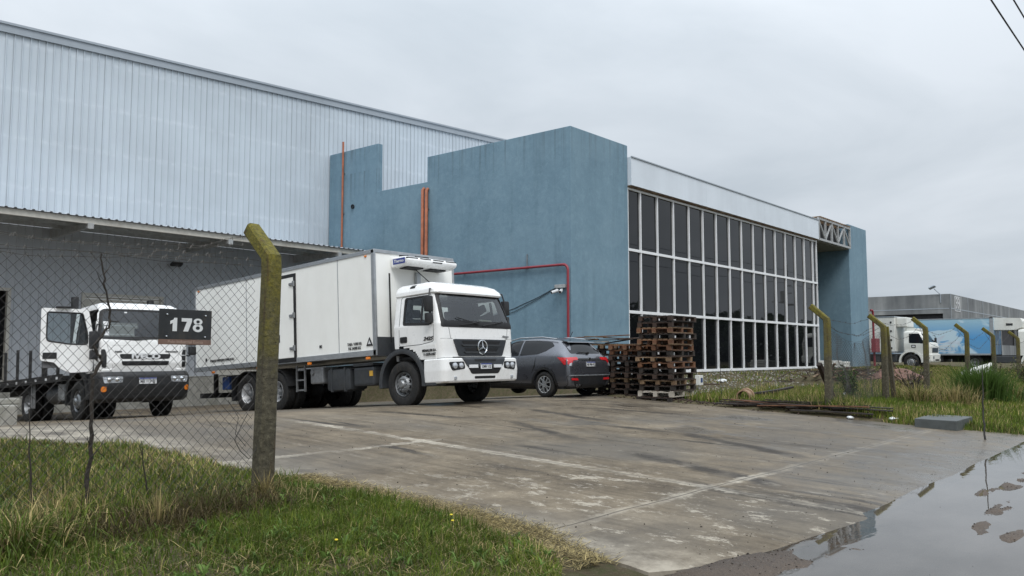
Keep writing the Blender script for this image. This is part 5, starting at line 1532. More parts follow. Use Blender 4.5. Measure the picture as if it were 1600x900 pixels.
t = thing('semi_trailer_truck', 'articulated lorry with a blue sky picture on its refrigerated trailer, farthest along the fence', 'truck', (67.2, 9.55, .55), (0, 0, R(180)))
B = [(.98, 1.18, 1.30, -.85), (1.9, 1.22, 1.34, -.88), (2.6, 1.18, 1.20, -.88), (2.75, 1.1, 1.05, -.85), (2.8, .9, .8, -.6)]
sk = far_cab(t, B, [(.10, 1.72), (.95, 1.70), (.88, 2.45), (.10, 2.48)], [(-1.1, 1.72), (1.1, 1.72), (1.0, 2.5), (-1.0, 2.5)], -5.5, hw=1.22)
sk.patch('handle', rpoly([(.1, 1.28), (.4, 1.28), (.4, 1.42), (.1, 1.42)], .02, 3, 4), 'R', 'grille_black', t, off=0, th=.006)
def trailer_mat():
    t_ = NT('sky_print')
    x = t_.sep()
    v = t_.mapping((1, .28, .7))
    a = t_.noise(1.0, 6, .55, v, 1.4)
    base = t_.ramp(t_.step(x[2], 1.0, 3.5), [(0.0, (.12, .30, .50)), (.5, (.09, .30, .58)), (1.0, (.32, .50, .60))])
    return t_.bsdf(t_.mix(t_.step(a, .54, .60), base, (.48, .62, .70)), .4)
M['sky_print'] = trailer_mat()
tb = MB().box(-1.3, 1.3, -16.0, -2.35, 1.05, 3.62, ch=.01).build('trailer_body', 'sky_print', t)
e = MB()
for s in (1, -1):
    a, b = (1.28, 1.318) if s > 0 else (-1.318, -1.28)
    e.box(a, b, -16.0, -2.33, 1.0, 1.12); e.box(a, b, -16.0, -2.33, 3.56, 3.63); e.box(a, b, -2.55, -2.32, 1.0, 3.63)
e.build('edge_trim', 'alu', tb)
# printed picture: pale banks, a grey rock and the slogan panel
def blob(name, pts, mat, off):
    MB().prism([tuple(p) for p in rpoly(pts, .25, 4, 4)], 0, 1.30, 1.30 + off).build(name, mat, tb)
M['print_cream'] = P('print_cream', (.48, .50, .46), .5, 0, .15, 2)
M['print_grey'] = P('print_grey', (.16, .17, .19), .5, 0, .4, 2)
M['print_pale'] = P('print_pale', (.50, .58, .66), .5, 0, .15, 2)
blob('printed_sail', [(-8.9, 3.45), (-7.7, 3.2), (-7.2, 2.9), (-7.7, 1.9), (-8.6, 1.5), (-8.95, 1.7)], 'print_cream', .006)
blob('printed_rock', [(-12.2, 3.2), (-10.9, 3.25), (-10.1, 2.6), (-10.2, 1.4), (-11.6, 1.2), (-12.3, 2.0)], 'print_grey', .006)
blob('printed_wave', [(-9.0, 1.15), (-8.3, 1.55), (-6.6, 1.95), (-5.3, 2.5), (-5.9, 1.85), (-4.4, 2.05), (-4.6, 1.25), (-8.9, 1.13)], 'print_pale', .004)
blob('slogan_panel', [(-6.6, 1.30), (-4.5, 1.30), (-4.5, 1.78), (-6.6, 1.78)], 'sky_print', .010)
textm('slogan_text', 'TRANSPORTE DE\nALIMENTOS', .20, (1.314, -5.55, 1.54), SIDE, 'plate_white', tb, .002, .004)
f = MB()
for (a, b, c, d) in ((-10.3, -10.15, 1.3, 3.35), (-9.1, -8.95, 1.3, 3.35), (-10.3, -8.95, 3.28, 3.42), (-10.3, -8.95, 1.22, 1.36)): f.box(1.30, 1.33, a, b, c, d)
f.build('side_door', 'black_plastic', tb)
u = MB(); u.prism([(-2.35, 2.75), (-1.0, 2.75), (-.65, 2.95), (-.55, 3.25), (-.75, 3.55), (-2.35, 3.62)], 0, -.98, .98); cu = u.build('cooling_unit', 'old_white', t)
MB().box(.985, .995, -1.6, -1.2, 3.05, 3.2).build('unit_text', 'ink', cu); MB().box(-.7, .7, -.72, -.54, 3.2, 3.32).build('vent', 'grille_black', cu)
ch = MB()
for s in (1, -1): ch.box(s * .5 - .05, s * .5 + .05, -15.8, -3, .75, 1.0)
ch.box(-1.2, 1.2, -9.5, -5.6, .5, .95, ch=.05).build('trailer_frame', 'chassis', t)
for s in (1, -1):
    wheel(t, s * 1.02, 0, .52, .3, s, 'front', 'rim_silver', n=24)
    for y in (-3.6, -12.2, -13.5, -14.8): wheel(t, s * 1.02, y, .52, .3, s, 'rear', 'rim_silver', n=20)
# ------------------------------------------------------------------ fence posts
def gz(r, l): return float(soil_h(np.array([r]), np.array([l]))[0])
POST_G = 'mossy concrete fence posts with bent tops'
def fence_post(r, l, top, sh, label, tilt=(0, 0), w=.069):
    b = gz(r, l) - .3
    t = MB(); rings = []
    zt = top - .30
    path = [((0, 0, b), 1.12, 0), ((0, 0, zt - .10), 1.0, 0), ((0, .012, zt), 1.0, 18), ((0, .36, top), .92, 50)]
    vs = []
    n = 8
    for (p, s, a) in path:
        a = R(a); ww = w * s; c = .3 * ww
        for (x, y) in ((ww, ww - c), (ww - c, ww), (-ww + c, ww), (-ww, ww - c), (-ww, -ww + c), (-ww + c, -ww), (ww - c, -ww), (ww, -ww + c)):
            vs.append((p[0] + x, p[1] + y * math.cos(a), p[2] - y * math.sin(a) + .0))
    fs = []
    for i in range(3):
        for k in range(n): fs.append((i * n + k, i * n + (k + 1) % n, (i + 1) * n + (k + 1) % n, (i + 1) * n + k))
    fs.append(tuple(range(n))[::-1]); fs.append(tuple(range(3 * n, 4 * n)))
    me = mesh_of(vs, fs, 'fence_post')
    o = link('fence_post', me, 'mossy_concrete'); o.location = (r, l, 0); o.rotation_euler = (R(tilt[0]), R(tilt[1]), R(sh))
    props(o, label, 'fence post', POST_G)
    return o
fence_post(4.40, 6.70, 2.76, 0, 'thick mossy concrete post with yellow lichen, nearest one, ending the left chain link', (0, 1.2), .075)
fence_post(.1, 6.70, 2.72, 0, 'concrete fence post at the far left end of the chain link with the number sign')
labs = ['concrete fence post with bent top standing at the right corner of the driveway', 'bent concrete fence post with a second post leaning on it, beside the red standpipe',
        'bent concrete fence post in front of the dark rear end of the blue trailer', 'bent concrete fence post before the middle of the blue trailer, behind the tall grass',
        'bent concrete fence post in front of the cooling unit of the blue trailer', 'bent concrete fence post farthest along the row at the picture edge', 'bent concrete fence post beyond the picture edge']
for (r, tp, dx), lb in zip(((18.87, 2.66, .4), (23.05, 2.60, -1), (27.05, 2.66, 1.5), (32.4, 2.62, .5), (37.0, 2.6, -1), (42.1, 2.58, 1), (47, 2.6, 0)), labs):
    fence_post(r, 6.70, tp, 0, lb, (random.uniform(-1, 1), dx))
def lean(name, a, b, w, label, mat='mossy_concrete', cat='fence post', group=POST_G):
    mb = MB(); mb.tube([a, b], w, 4); o = mb.build(name, mat); props(o, label, cat, group); return o
lean('fence_post', (23.45, 6.6, .25), (23.18, 6.66, 2.30), .07, 'straight bracing post leaning on the second fence post right of the driveway')
lean('timber_prop', (20.15, 6.95, .28), (19.12, 6.98, 1.35), .065, 'dark leaning timber prop behind the driveway corner post', 'wood_wet', 'timber', None)

# ------------------------------------------------------------------ chain link
def chain_link(name, r0, r1, l, z0f, z1f, pitch, rad, mat, label, sag=.03, seed=1, slope=1.0):
    root = thing(name, label, 'fence', ((r0 + r1) / 2, l, .5), group=None)
    ox, oy, oz = root.location
    mb = MB(); rn = random.Random(seed)
    def warp(r, z):
        n1 = float(fbm(r, z, 1.1, seed, 2)); n2 = float(fbm(r + 7, z, 1.4, seed + 3, 2))
        return (r + n1 * sag, l + n2 * sag * 1.8, z + float(fbm(r, z, .9, seed + 5, 2)) * sag)
    H = 2.6
    k0 = int((r0 - H) / pitch); k1 = int((r1 + H) / pitch)
    for s in (1, -1):
        for k in range(k0, k1):
            x0 = k * pitch + (pitch / 2 if s < 0 else 0) * 0
            pts = []
            N = 14
            za, zb = 0.0, H
            for i in range(N + 1):
                z = za + (zb - za) * i / N
                r = (x0 + z / slope) if s > 0 else (x0 + H / slope - z / slope)
                pts.append((r, z))
            # clip to the panel
            seg = []
            def flush():
                if len(seg) > 1: mb.tube([Vector(warp(*q)) - Vector((ox, oy, oz)) for q in seg], rad, 3, cap=False)
                seg.clear()
            fine = []
            for (a, b) in zip(pts, pts[1:]):
                for j in range(4): fine.append((a[0] + (b[0] - a[0]) * j / 4, a[1] + (b[1] - a[1]) * j / 4))
            for q in fine:
                if r0 <= q[0] <= r1 and z0f(q[0]) <= q[1] <= z1f(q[0]): seg.append(q)
                else: flush()
            flush()
    m = mb.build('wire_mesh', mat, root)
    e = MB()
    rs = np.arange(r0, r1 + .01, .25)
    for zf, rr in ((z1f, rad * 1.3), (lambda r: (z0f(r) + z1f(r)) * .5 + .05, rad * 1.2)):
        e.tube([Vector(warp(float(r), float(zf(r)))) - Vector((ox, oy, oz)) for r in rs], rr, 4, cap=False)
    e.build('tension_wire', mat, root)
    return root
cl = chain_link('chain_link_fence', -1.6, 4.34, 6.76, lambda r: gz(r, 6.76) - .02, lambda r: 2.355 + .015 * math.sin(r * 5), .084, .0021, 'wire_dark',
                'rusty chain link fence on the left with the black number sign hanging on it', .03, 1, 1.05)
cr_ = chain_link('chain_link_fence', 18.95, 23.0, 6.76, lambda r: .42, lambda r: 2.15 - .28 * math.sin(PI * min(1, max(0, (r - 18.95) / 4.1))) ** 2, .085, .0030, 'wire_dark',
                'sagging chain link fence right of the driveway in front of the blue pier', .09, 4, 1.0)
def strands(root, spans, rad, name='barbed_wire', barb=.12, mat='wire'):
    ox = Vector(root.location)
    for sp_ in spans:
        a, b, sag, w = sp_
        a, b = Vector(a), Vector(b); pts = []; n = 36
        for i in range(n + 1):
            t = i / n; p = a.lerp(b, t); p.z -= 4 * sag * t * (1 - t); p.z += w * math.sin(t * 17 + a.x) * .4 + w * math.sin(t * 41) * .2; p.y += w * math.sin(t * 11)
            pts.append(p - ox)
        mb = MB(); mb.tube(pts, rad, 4, cap=False)
        L = (b - a).length; nb = int(L / barb)
        for i in range(1, nb):
            p = a.lerp(b, i / nb); t = i / nb
            j = min(n - 1, int(t * n)); f = t * n - j; q = pts[j].lerp(pts[j + 1], f)
            for s in (1, -1): mb.tube([q - Vector((.012 * s, .01, .016)), q + Vector((.010, .008 * s, .018))], rad * .8, 3, cap=False)
        mb.build(name, mat, root)
strands(cl, [((4.40, 6.92, 2.60), (.1, 6.92, 2.62), .16, .02), ((4.38, 6.80, 2.44), (.1, 6.85, 2.56), .05, .02), ((4.45, 7.05, 2.72), (2.95, 6.8, 2.36), .05, .02), ((4.1, 6.78, 2.50), (.1, 7.0, 2.70), .27, .03), ((4.40, 6.78, 2.38), (-.4, 6.78, 2.38), .02, .01)], .0028)
strands(cr_, [((18.87, 7.0, 2.62), (23.05, 7.0, 2.56), .25, .03), ((18.87, 6.85, 2.48), (23.05, 6.85, 2.42), .42, .04), ((18.87, 6.8, 2.36), (23.05, 6.8, 2.3), .30, .03),
              ((23.05, 7.0, 2.56), (27.05, 7.0, 2.6), .18, .03), ((23.05, 6.85, 2.44), (27.05, 6.85, 2.46), .45, .03), ((27.05, 7.0, 2.6), (32.4, 7.0, 2.56), .35, .03), ((27.05, 6.85, 2.45), (32.4, 6.85, 2.42), .7, .04),
              ((32.4, 7.0, 2.56), (37, 7.0, 2.54), .42, .03), ((32.4, 6.8, 2.4), (37, 6.8, 2.38), .60, .03), ((37, 7.0, 2.54), (42.1, 7, 2.5), .55, .03), ((42.1, 7.0, 2.5), (47, 7, 2.5), .4, .03)], .0045, barb=.4, mat='wire_dark')
lw = MB(); lw.tube([(4.26, 6.74, 1.02), (4.18, 6.70, .93), (4.10, 6.68, .80), (4.16, 6.68, .70), (4.26, 6.70, .62), (4.33, 6.70, .70), (4.36, 6.72, .9)], .0035, 4, cap=False)
lw.tube([(4.05, 6.72, 1.15), (4.12, 6.66, 1.0), (4.08, 6.64, .86), (4.2, 6.66, .74)], .003, 4, cap=False)
o = lw.build('loose_wire', 'wire_dark'); props(o, 'loose curl of dark wire hanging off the fence beside the nearest post', 'wire')
# number sign
sg = thing('number_sign', 'black sign plate reading 178 over a brown strip, hung on the chain link', 'sign', (3.60, 6.665, 1.80), (0, R(.4), R(0)))
MB().box(-.235, .235, -.004, .004, -.118, .135, ch=.003).build('plate', 'sign_black', sg)
MB().box(-.235, .235, -.006, .003, -.162, -.1185, ch=.001).build('lower_strip', 'sign_brown', sg)
mb = MB()
mb.prism([(-.118, -.050), (-.080, -.050), (-.080, .062), (-.104, .062), (-.112, .046), (-.140, .034), (-.140, .008), (-.118, .018)], 1, -.0075, -.004)
mb.prism([(-.040, .062), (.052, .062), (.052, .036), (.020, -.050), (-.022, -.050), (.008, .033), (-.040, .033)], 1, -.0075, -.004)
def ring8(cx, cz, ax, az, tx, tz):
    n = 24; b = len(mb.v)
    for k in range(n):
        a = 2 * PI * k / n; c_, s_ = math.cos(a), math.sin(a)
        for (y, fx, fz) in ((-.0075, ax, az), (-.0075, ax - tx, az - tz), (-.004, ax - tx, az - tz), (-.004, ax, az)): mb.v.append((cx + fx * c_, y, cz + fz * s_))
    for k in range(n):
        for j in range(4): mb.f.append((b + k * 4 + j, b + ((k + 1) % n) * 4 + j, b + ((k + 1) % n) * 4 + (j + 1) % 4, b + k * 4 + (j + 1) % 4))
ring8(.108, -.019, .046, .034, .026, .019); ring8(.108, .035, .040, .028, .023, .015)
mb.build('number', 'sign_number', sg)
textm('strip_text', 'Polo Industrial Ezeiza', .036, (.0, -.008, -.140), (R(90), 0, 0), 'sign_small', sg, .0005, .0006, sx=1.02)
for x in (-.17, .175):
    for z in (.088, -.095): MB().lathe([(-.014, .001), (-.012, .007), (-.004, .010)], 10, 1, (x, 0, z)).build('screw', 'chrome', sg)

# dry sticks woven in the mesh
def stick(pts, rad, mat, label, name='dry_branch', twigs=0, cat='branch', seed=0):
    rn = random.Random(seed); mb = MB(); P_ = [Vector(p) for p in pts]
    fine = []
    for a, b in zip(P_, P_[1:]):
        for j in range(6):
            q = a.lerp(b, j / 6); fine.append(q + Vector((rn.uniform(-1, 1), rn.uniform(-1, 1), rn.uniform(-1, 1))) * rad * .8)
    fine.append(P_[-1]); n = len(fine)
    mb.tube(fine, [rad * (1.25 - .85 * i / n) * rn.uniform(.85, 1.15) for i in range(n)], 6)
    for _ in range(twigs):
        i = rn.randrange(2, n - 1); d = Vector((rn.uniform(-1, 1), rn.uniform(-.4, .4), rn.uniform(-.2, 1))) * rn.uniform(.04, .16)
        mb.tube([fine[i], fine[i] + d * .6, fine[i] + d + Vector((0, 0, .02))], [rad * .4, rad * .3, rad * .12], 4)
    o = mb.build(name, mat, None, 50); props(o, label, cat); return o
stick([(2.90, 6.80, .40), (2.92, 6.79, .92), (2.90, 6.80, 1.36), (2.97, 6.80, 1.50), (2.91, 6.80, 1.62), (3.02, 6.81, 1.78), (3.03, 6.81, 1.92), (2.97, 6.80, 2.12), (2.94, 6.80, 2.36)], .0135, 'bark_dark', 'dark crooked branch standing up through the chain link left of the number sign', twigs=16, seed=3)
stick([(2.50, 6.78, .45), (2.47, 6.78, .8), (2.45, 6.79, 1.15)], .007, 'bark_dark', 'short thin rod standing in the chain link near the left picture edge', 'thin_rod', 2, 'rod', 5)
stick([(3.35, 6.72, .42), (3.30, 6.70, .62), (3.27, 6.70, .86)], .005, 'bark_dark', 'short dry weed stalk against the bottom of the chain link', 'dry_stalk', 12, 'stalk', 6)
stick([(16.85, 3.25, .05), (16.88, 3.26, .6), (16.86, 3.25, 1.28)], .014, 'wire_dark', 'thin black iron rod standing in the grass beside the puddle', 'iron_rod', 0, 'rod', 7)
stick([(19.9, 9.8, .3), (19.88, 9.8, 1.4)], .008, 'wire_dark', 'very thin rod standing in the weeds right of the pallets', 'iron_rod', 0, 'rod', 8)

# ------------------------------------------------------------------ pallets: one master per timber tone, each copy a thing of its own
def pallet(mat, bmat, dims=(1.2, 1.0, .144), seed=0):
    rn = random.Random(seed)
    t = thing('pallet', None, 'pallet')
    L, W, Hh = dims
    def bd(mb, x0, x1, y0, y1, z0, z1):
        mb.box(x0 + rn.uniform(-.008, .008), x1 + rn.uniform(-.008, .008), y0, y1, z0 + rn.uniform(-.002, .002), z1 + rn.uniform(-.001, .003), ch=.002)
    mb = MB()
    n = 7
    for i in range(n):
        if rn.random() < .06: continue
        y = -W / 2 + (W - .10) * i / (n - 1); bd(mb, -L / 2, L / 2, y, y + .10 * rn.uniform(.85, 1), Hh - .020, Hh)
    mb.build('top_deck', mat, t)
    for x in (-L / 2 + .002, -.05, L / 2 - .102):
        mb = MB()
        for y in (-W / 2, -.06, W / 2 - .12): mb.box(x + rn.uniform(-.004, .004), x + .10, y + .002, y + .12, .018, Hh - .036, ch=.004)
        mb.box(x + .001, x + .099, -W / 2 + .001, W / 2 - .001, Hh - .042, Hh - .0225)
        mb.build('stringer', bmat, t)
    mb = MB()
    for y in (-W / 2, -.05, W / 2 - .10): bd(mb, -L / 2, L / 2, y, y + .10, 0, .021)
    mb.build('bottom_deck', mat, t)
    return t
MAST = {'dark': pallet('wood_dark', 'wood_wet', seed=1), 'wet': pallet('wood_wet', 'wood_dark', seed=2), 'orange': pallet('wood_orange', 'wood_orange', seed=3),
        'tan': pallet('wood_tan', 'wood_orange', seed=4), 'pale': pallet('wood_pale', 'wood_pale', seed=5), 'mix': pallet('wood_wet', 'wood_tan', seed=6)}
used_m = set()
TONE = {'dark': 'blackened', 'wet': 'wet brown', 'orange': 'orange brown', 'tan': 'tan', 'pale': 'pale grey', 'mix': 'brown'}
ORD = ['bottom', 'second', 'third', 'fourth', 'fifth', 'sixth', 'seventh', 'eighth', 'ninth', 'tenth', 'eleventh', 'twelfth', 'thirteenth', 'fourteenth', 'fifteenth']
def put_pallet(kind, loc, rz, label, rx=0., ry=0.):
    m = MAST[kind]
    if kind not in used_m: r = m; used_m.add(kind)
    else:
        r = m.copy(); COL.objects.link(r)
        for c in m.children:
            d = c.copy(); COL.objects.link(d); d.parent = r
    r.location = loc; r.rotation_euler = (rx, ry, rz); r['label'] = label; r['group'] = 'wooden pallets stacked beside the driveway'
    return r
def stack(cx, cy, z0, kinds, nm, seed, rz0=0.):
    rn = random.Random(seed); z = z0; tx = ty = 0
    for i, k in enumerate(kinds):
        pos = 'bottom' if i == 0 else ('topmost' if i == len(kinds) - 1 else ORD[i] + ' from the ground')
        put_pallet(k, (cx + rn.uniform(-.06, .06), cy + rn.uniform(-.05, .05), z), rz0 + R(rn.uniform(-3, 3)), '%s pallet, %s in %s' % (TONE[k], pos, nm), R(rn.uniform(-.35, .35)), R(rn.uniform(-.35, .35)))
        z += .1465
    return z
stack(19.15, 10.95, .355, ['wet', 'pale', 'wet', 'mix', 'dark', 'wet', 'orange', 'mix', 'wet', 'orange', 'tan', 'wet', 'tan', 'dark', 'dark'], 'the tallest stack by the glass front', 1)
stack(19.42, 11.98, .38, ['dark', 'wet', 'dark', 'mix', 'dark', 'dark', 'wet', 'dark', 'orange', 'tan'], 'the lower stack left of the tallest one', 2)
zt = stack(19.85, 13.05, .40, ['dark', 'wet', 'dark', 'dark', 'wet', 'dark', 'wet', 'dark', 'wet', 'mix'], 'the hindmost stack behind the car tail', 3)

def plank(c, size, rot, mat, label, group=None, name='plank', cat='plank'):
    mb = MB(); L = size[0]; n = 5
    rn = random.Random(int(c[0] * 100 + c[1] * 977)); rows = []
    bow = rn.uniform(-.02, .02)
    for i in range(n + 1):
        x = -L / 2 + L * i / n; b = bow * (1 - (2 * i / n - 1) ** 2)
        w_, h_ = size[1] / 2 * rn.uniform(.88, 1.05), size[2] / 2
        for (y, z) in ((-w_, -h_), (w_, -h_), (w_, h_), (-w_, h_)): rows.append((x + (rn.uniform(-.02, .02) if i in (0, n) else 0), y, z + b))
    mb.v = rows
    for i in range(n):
        for k in range(4): mb.f.append((i * 4 + k, i * 4 + (k + 1) % 4, (i + 1) * 4 + (k + 1) % 4, (i + 1) * 4 + k))
    mb.f += [(0, 3, 2, 1), (n * 4, n * 4 + 1, n * 4 + 2, n * 4 + 3)]
    o = mb.build(name, mat); o.location = c; o.rotation_euler = [R(a) for a in rot]; props(o, label, cat, group); return o
random.seed(21)
G1 = 'broken boards lying on the stacks behind the car'
for i in range(13):
    mt = random.choice(['wood_wet', 'wood_orange', 'wood_dark', 'wood_tan'])
    y = 12.2 + .17 * i
    plank((19.85 + random.uniform(-.2, .2), y, zt + .03 + .035 * (i % 4) + .012 * i * (i < 8) - (.12 if i < 3 else 0)), (random.uniform(.9, 1.7), .10, .022), (random.uniform(-4, 4), random.uniform(-4, 4), random.uniform(60, 120) if i % 3 else random.uniform(-20, 20)), mt,
          'broken board in the loose heap on top of the pallet stacks behind the car', G1)
G2 = 'discarded boards along the right edge of the concrete'
for i in range(20):
    t_ = random.random() if i > 8 else .35 + .05 * i
    r = 19.0 - .5 * t_ + random.uniform(-.22, .25); l = 9.2 - 4.2 * t_ + random.uniform(-.25, .25)
    L = random.uniform(.5, 2.0) if i > 4 else random.uniform(1.6, 2.6)
    plank((r, l, max(gz(r, l), float(zc(l)) + .02) + .05 + .025 * (i % 4)), (L, random.uniform(.05, .11), .024), (random.uniform(-5, 5), random.uniform(-3, 3), random.uniform(-100, -72) if i % 4 else random.uniform(-140, -30)), random.choice(['wood_wet', 'wood_wet', 'wood_orange', 'wood_dark', 'wood_dark']),
          'wet reddish board dumped along the right concrete edge by the driveway corner post', G2)
G3 = 'timber lengths lying on the dirt in front of the glass'
for i in range(16):
    r = random.uniform(22, 44); l = random.uniform(10.2, 15.6)
    plank((r, l, gz(r, l) + .05), (random.uniform(1.2, 3.6), .09, .04), (random.uniform(-2, 2), random.uniform(-2, 2), random.uniform(-35, 35)), random.choice(['wood_wet', 'wood_dark', 'wood_tan']),
          'length of dark timber lying on the dirt in front of the office glass', G3)
plank((21.6, 9.2, gz(21.6, 9.2) + .16), (2.4, .10, .05), (3, 2, 8), 'wood_dark', 'dark plank propped in the weeds behind the clay pipe piece', None)
plank((21.2, 9.0, gz(21.2, 9.0) + .24), (2.2, .10, .05), (3, -3, -6), 'wood_dark', 'dark plank lying across another in the weeds behind the clay pipe piece', None)
# hollow clay block, slab, boxes, litter
cb = thing('clay_pipe', 'broken orange clay pipe piece in the grass at the concrete edge', 'pipe piece', (19.55, 9.0, gz(19.55, 9.0) + .16), (0, 0, R(15)))
MB().lathe([(-.24, .17), (.24, .16), (.24, .13), (-.24, .14)], 20, 0, close=True).build('barrel', 'clay', cb, 50)
MB().lathe([(.18, .19), (.27, .20), (.27, .165), (.18, .165)], 20, 0, close=True).build('collar', 'clay', cb, 50)
cs = MB(); cs.box(-.60, .60, -.32, .32, -.14, .13, ch=.012); o = cs.build('drain_cover_slab', 'slab_dark'); o.location = (18.55, 4.30, .17); o.rotation_euler = (R(1), R(-1.5), R(-3)); o.scale = (.92, 1.2, 1); props(o, 'dark wet concrete slab lying in the grass beside the puddle', 'slab')
cs = MB(); cs.box(-1.0, .75, -.35, .35, -.25, .22, ch=.04); o = cs.build('kerb_block', 'concrete_block'); o.location = (5.75, 18.9, .33); props(o, 'weathered concrete block on the ground left of the flatbed lorry wheels', 'concrete block')
cs = MB(); cs.box(-.2, .25, -.1, .1, 0, .12, ch=.03); o = cs.build('stone', 'concrete_block'); o.location = (6.35, 18.85, .55); props(o, 'small stone lying on top of the weathered concrete block', 'stone')
for i, (r, l, z, s, lb) in enumerate(((42.9, 15.1, .72, (1.1, .8, .45), 'lower white crate standing by the corner of the office glass'), (42.95, 15.12, 1.175, (1.15, .8, .10), 'flat white crate tray on top of the crate by the office glass'), (44.1, 15.0, .72, (.8, .7, .5), 'right hand white crate standing beside the blue pier'))):
    mb = MB(); mb.box(-s[0] / 2, s[0] / 2, -s[1] / 2, s[1] / 2, 0, s[2], ch=.03)
    if s[2] > .2:
        for k in range(3): mb.box(-s[0] / 2 - .02, s[0] / 2 + .02, -s[1] / 2 - .02, s[1] / 2 + .02, .05 + k * s[2] * .38, .09 + k * s[2] * .38)
    o = mb.build('crate', 'old_white'); o.location = (r, l, z); props(o, lb, 'crate')
mb = MB(); mb.box(-.12, .12, -.08, .08, .12, .42, ch=.01).box(-.02, .02, -.02, .02, -.1, .12); o = mb.build('meter_box', 'old_white'); o.location = (23.3, 12.2, gz(23.3, 12.2)); props(o, 'small white box on a peg in the dirt right of the pallets', 'box')
MB().box(-.05, .08, -.083, -.08, .20, .34).build('window', 'blue_tarp', o)
def rag(r, l, s, label, mat='plastic_bag', seed=0, name='plastic_bag'):
    rn = random.Random(seed); bm = bmesh.new(); bmesh.ops.create_icosphere(bm, subdivisions=3, radius=s)
    for v in bm.verts:
        k = 1 + .45 * float(fbm(v.co.x * 3 + v.co.z * 2, v.co.y * 3, 2.2 / s * .3, seed, 3)); v.co *= k; v.co.z *= .45
    me = bpy.data.meshes.new(name); bm.to_mesh(me); bm.free(); smooth(me, 60)
    o = link(name, me, mat); o.location = (r, l, gz(r, l) + s * .35); o.rotation_euler = (0, 0, seed); props(o, label, 'plastic bag', 'white plastic litter'); return o
rag(18.55, 5.25, .09, 'small crumpled white plastic bag in the grass between the boards and the dark slab', seed=1)
rag(19.2, 5.6, .10, 'white plastic bag in the grass behind the dumped boards', seed=2)
rag(24.0, 8.0, .20, 'torn white plastic sheet in the weeds right of the driveway corner post', seed=3)
rag(18.45, 6.1, .08, 'white scrap lying on the dumped boards', seed=4)
rag(38.0, 13.0, .25, 'white plastic bag on the dirt left of the crates', seed=5)
rag(27.5, 13.5, .16, 'white plastic scrap on the dirt in front of the lower panes', seed=6)
# fallen bumper, trestle
mb = MB(); mb.prism([(-.2, 0), (.2, 0), (.24, .3), (.1, .42), (-.16, .36)], 0, -1.1, 1.1); o = mb.build('fallen_bumper', 'old_white'); o.location = (44.5, 8.7, .60); o.rotation_euler = (R(10), R(-9), R(-20)); props(o, 'white lorry bumper dumped on the ground behind the fence', 'bumper')
mb = MB()
for x in (-.7, .7):
    for s in (1, -1): mb.tube([(x, s * .4, 0), (x, 0, .75)], .05, 4)
mb.box(-.9, .9, -.05, .05, .7, .82); o = mb.build('trestle', 'wood_wet'); o.location = (46.0, 13.2, .72); o.rotation_euler = (0, 0, R(20)); props(o, 'dark wooden trestle on the dirt in front of the blue pier', 'trestle')
# ------------------------------------------------------------------ vegetation
def blades(name, pos, h, w, lean, az, col, bend=.5, mat='leaf', parent=None):
    """tapering bent blades; all arguments are arrays over blades"""
    N = len(pos)
    d = np.stack([np.cos(az), np.sin(az), 0 * az], 1)
    fz = rng.uniform(0, 2 * PI, N); side = np.stack([np.cos(fz), np.sin(fz), 0 * fz], 1) * (w / 2)[:, None]
    up = np.array([0, 0, 1.])
    v = np.empty((N, 5, 3)); L = h
    mid = pos + up * (L * .55 * np.cos(lean * .5))[:, None] + d * (L * .55 * np.sin(lean * .5))[:, None]
    tip = mid + up * (L * .45 * np.cos(lean * (1 + bend)))[:, None] + d * (L * .45 * np.sin(lean * (1 + bend)))[:, None]
    v[:, 0] = pos - side; v[:, 1] = pos + side; v[:, 2] = mid - side * .75; v[:, 3] = mid + side * .75; v[:, 4] = tip
    me = bpy.data.meshes.new(name)
    me.vertices.add(N * 5); me.vertices.foreach_set('co', v.ravel())
    b = (np.arange(N) * 5)[:, None]
    idx = (b + np.array([[0, 1, 3, 0, 3, 2, 2, 3, 4]])).astype(np.int32).ravel()
    me.loops.add(len(idx)); me.loops.foreach_set('vertex_index', idx)
    me.polygons.add(N * 3); me.polygons.foreach_set('loop_start', np.arange(0, N * 9, 3, dtype=np.int32))
    at = me.color_attributes.new('col', 'FLOAT_COLOR', 'POINT')
    cc = np.repeat(np.concatenate([col, np.ones((N, 1))], 1), 5, 0)
    at.data.foreach_set('color', cc.ravel()); me.update()
    return link(name, me, mat, parent)
GREEN = np.array([.092, .145, .020]); LIME = np.array([.225, .245, .038]); STRAW = np.array([.46, .37, .17]); OLIVE = np.array([.085, .092, .030]); BROWN = np.array([.085, .066, .030])
def tint(n, r, l, dry, yellow):
    """per blade colour from patch noise"""
    a = fbm(r, l, .9, 31, 3) * .5 + rng.normal(0, .35, n)
    c = np.where((a > 0)[:, None], GREEN + (LIME - GREEN) * np.clip(a, 0, 1)[:, None] * yellow, GREEN + (OLIVE - GREEN) * np.clip(-a, 0, 1)[:, None])
    k = rng.uniform(0, 1, n) < dry
    c = np.where(k[:, None], STRAW * rng.uniform(.5, 1.15, n)[:, None] + (BROWN - STRAW) * (rng.uniform(0, 1, n) < .3)[:, None] * .6, c)
    return np.clip(c * rng.uniform(.65, 1.25, n)[:, None], .004, .8)
def scatter(n, r0, r1, l0, l1, power=1.0):
    return rng.uniform(r0, r1, n), l0 + (l1 - l0) * rng.uniform(0, 1, n) ** power

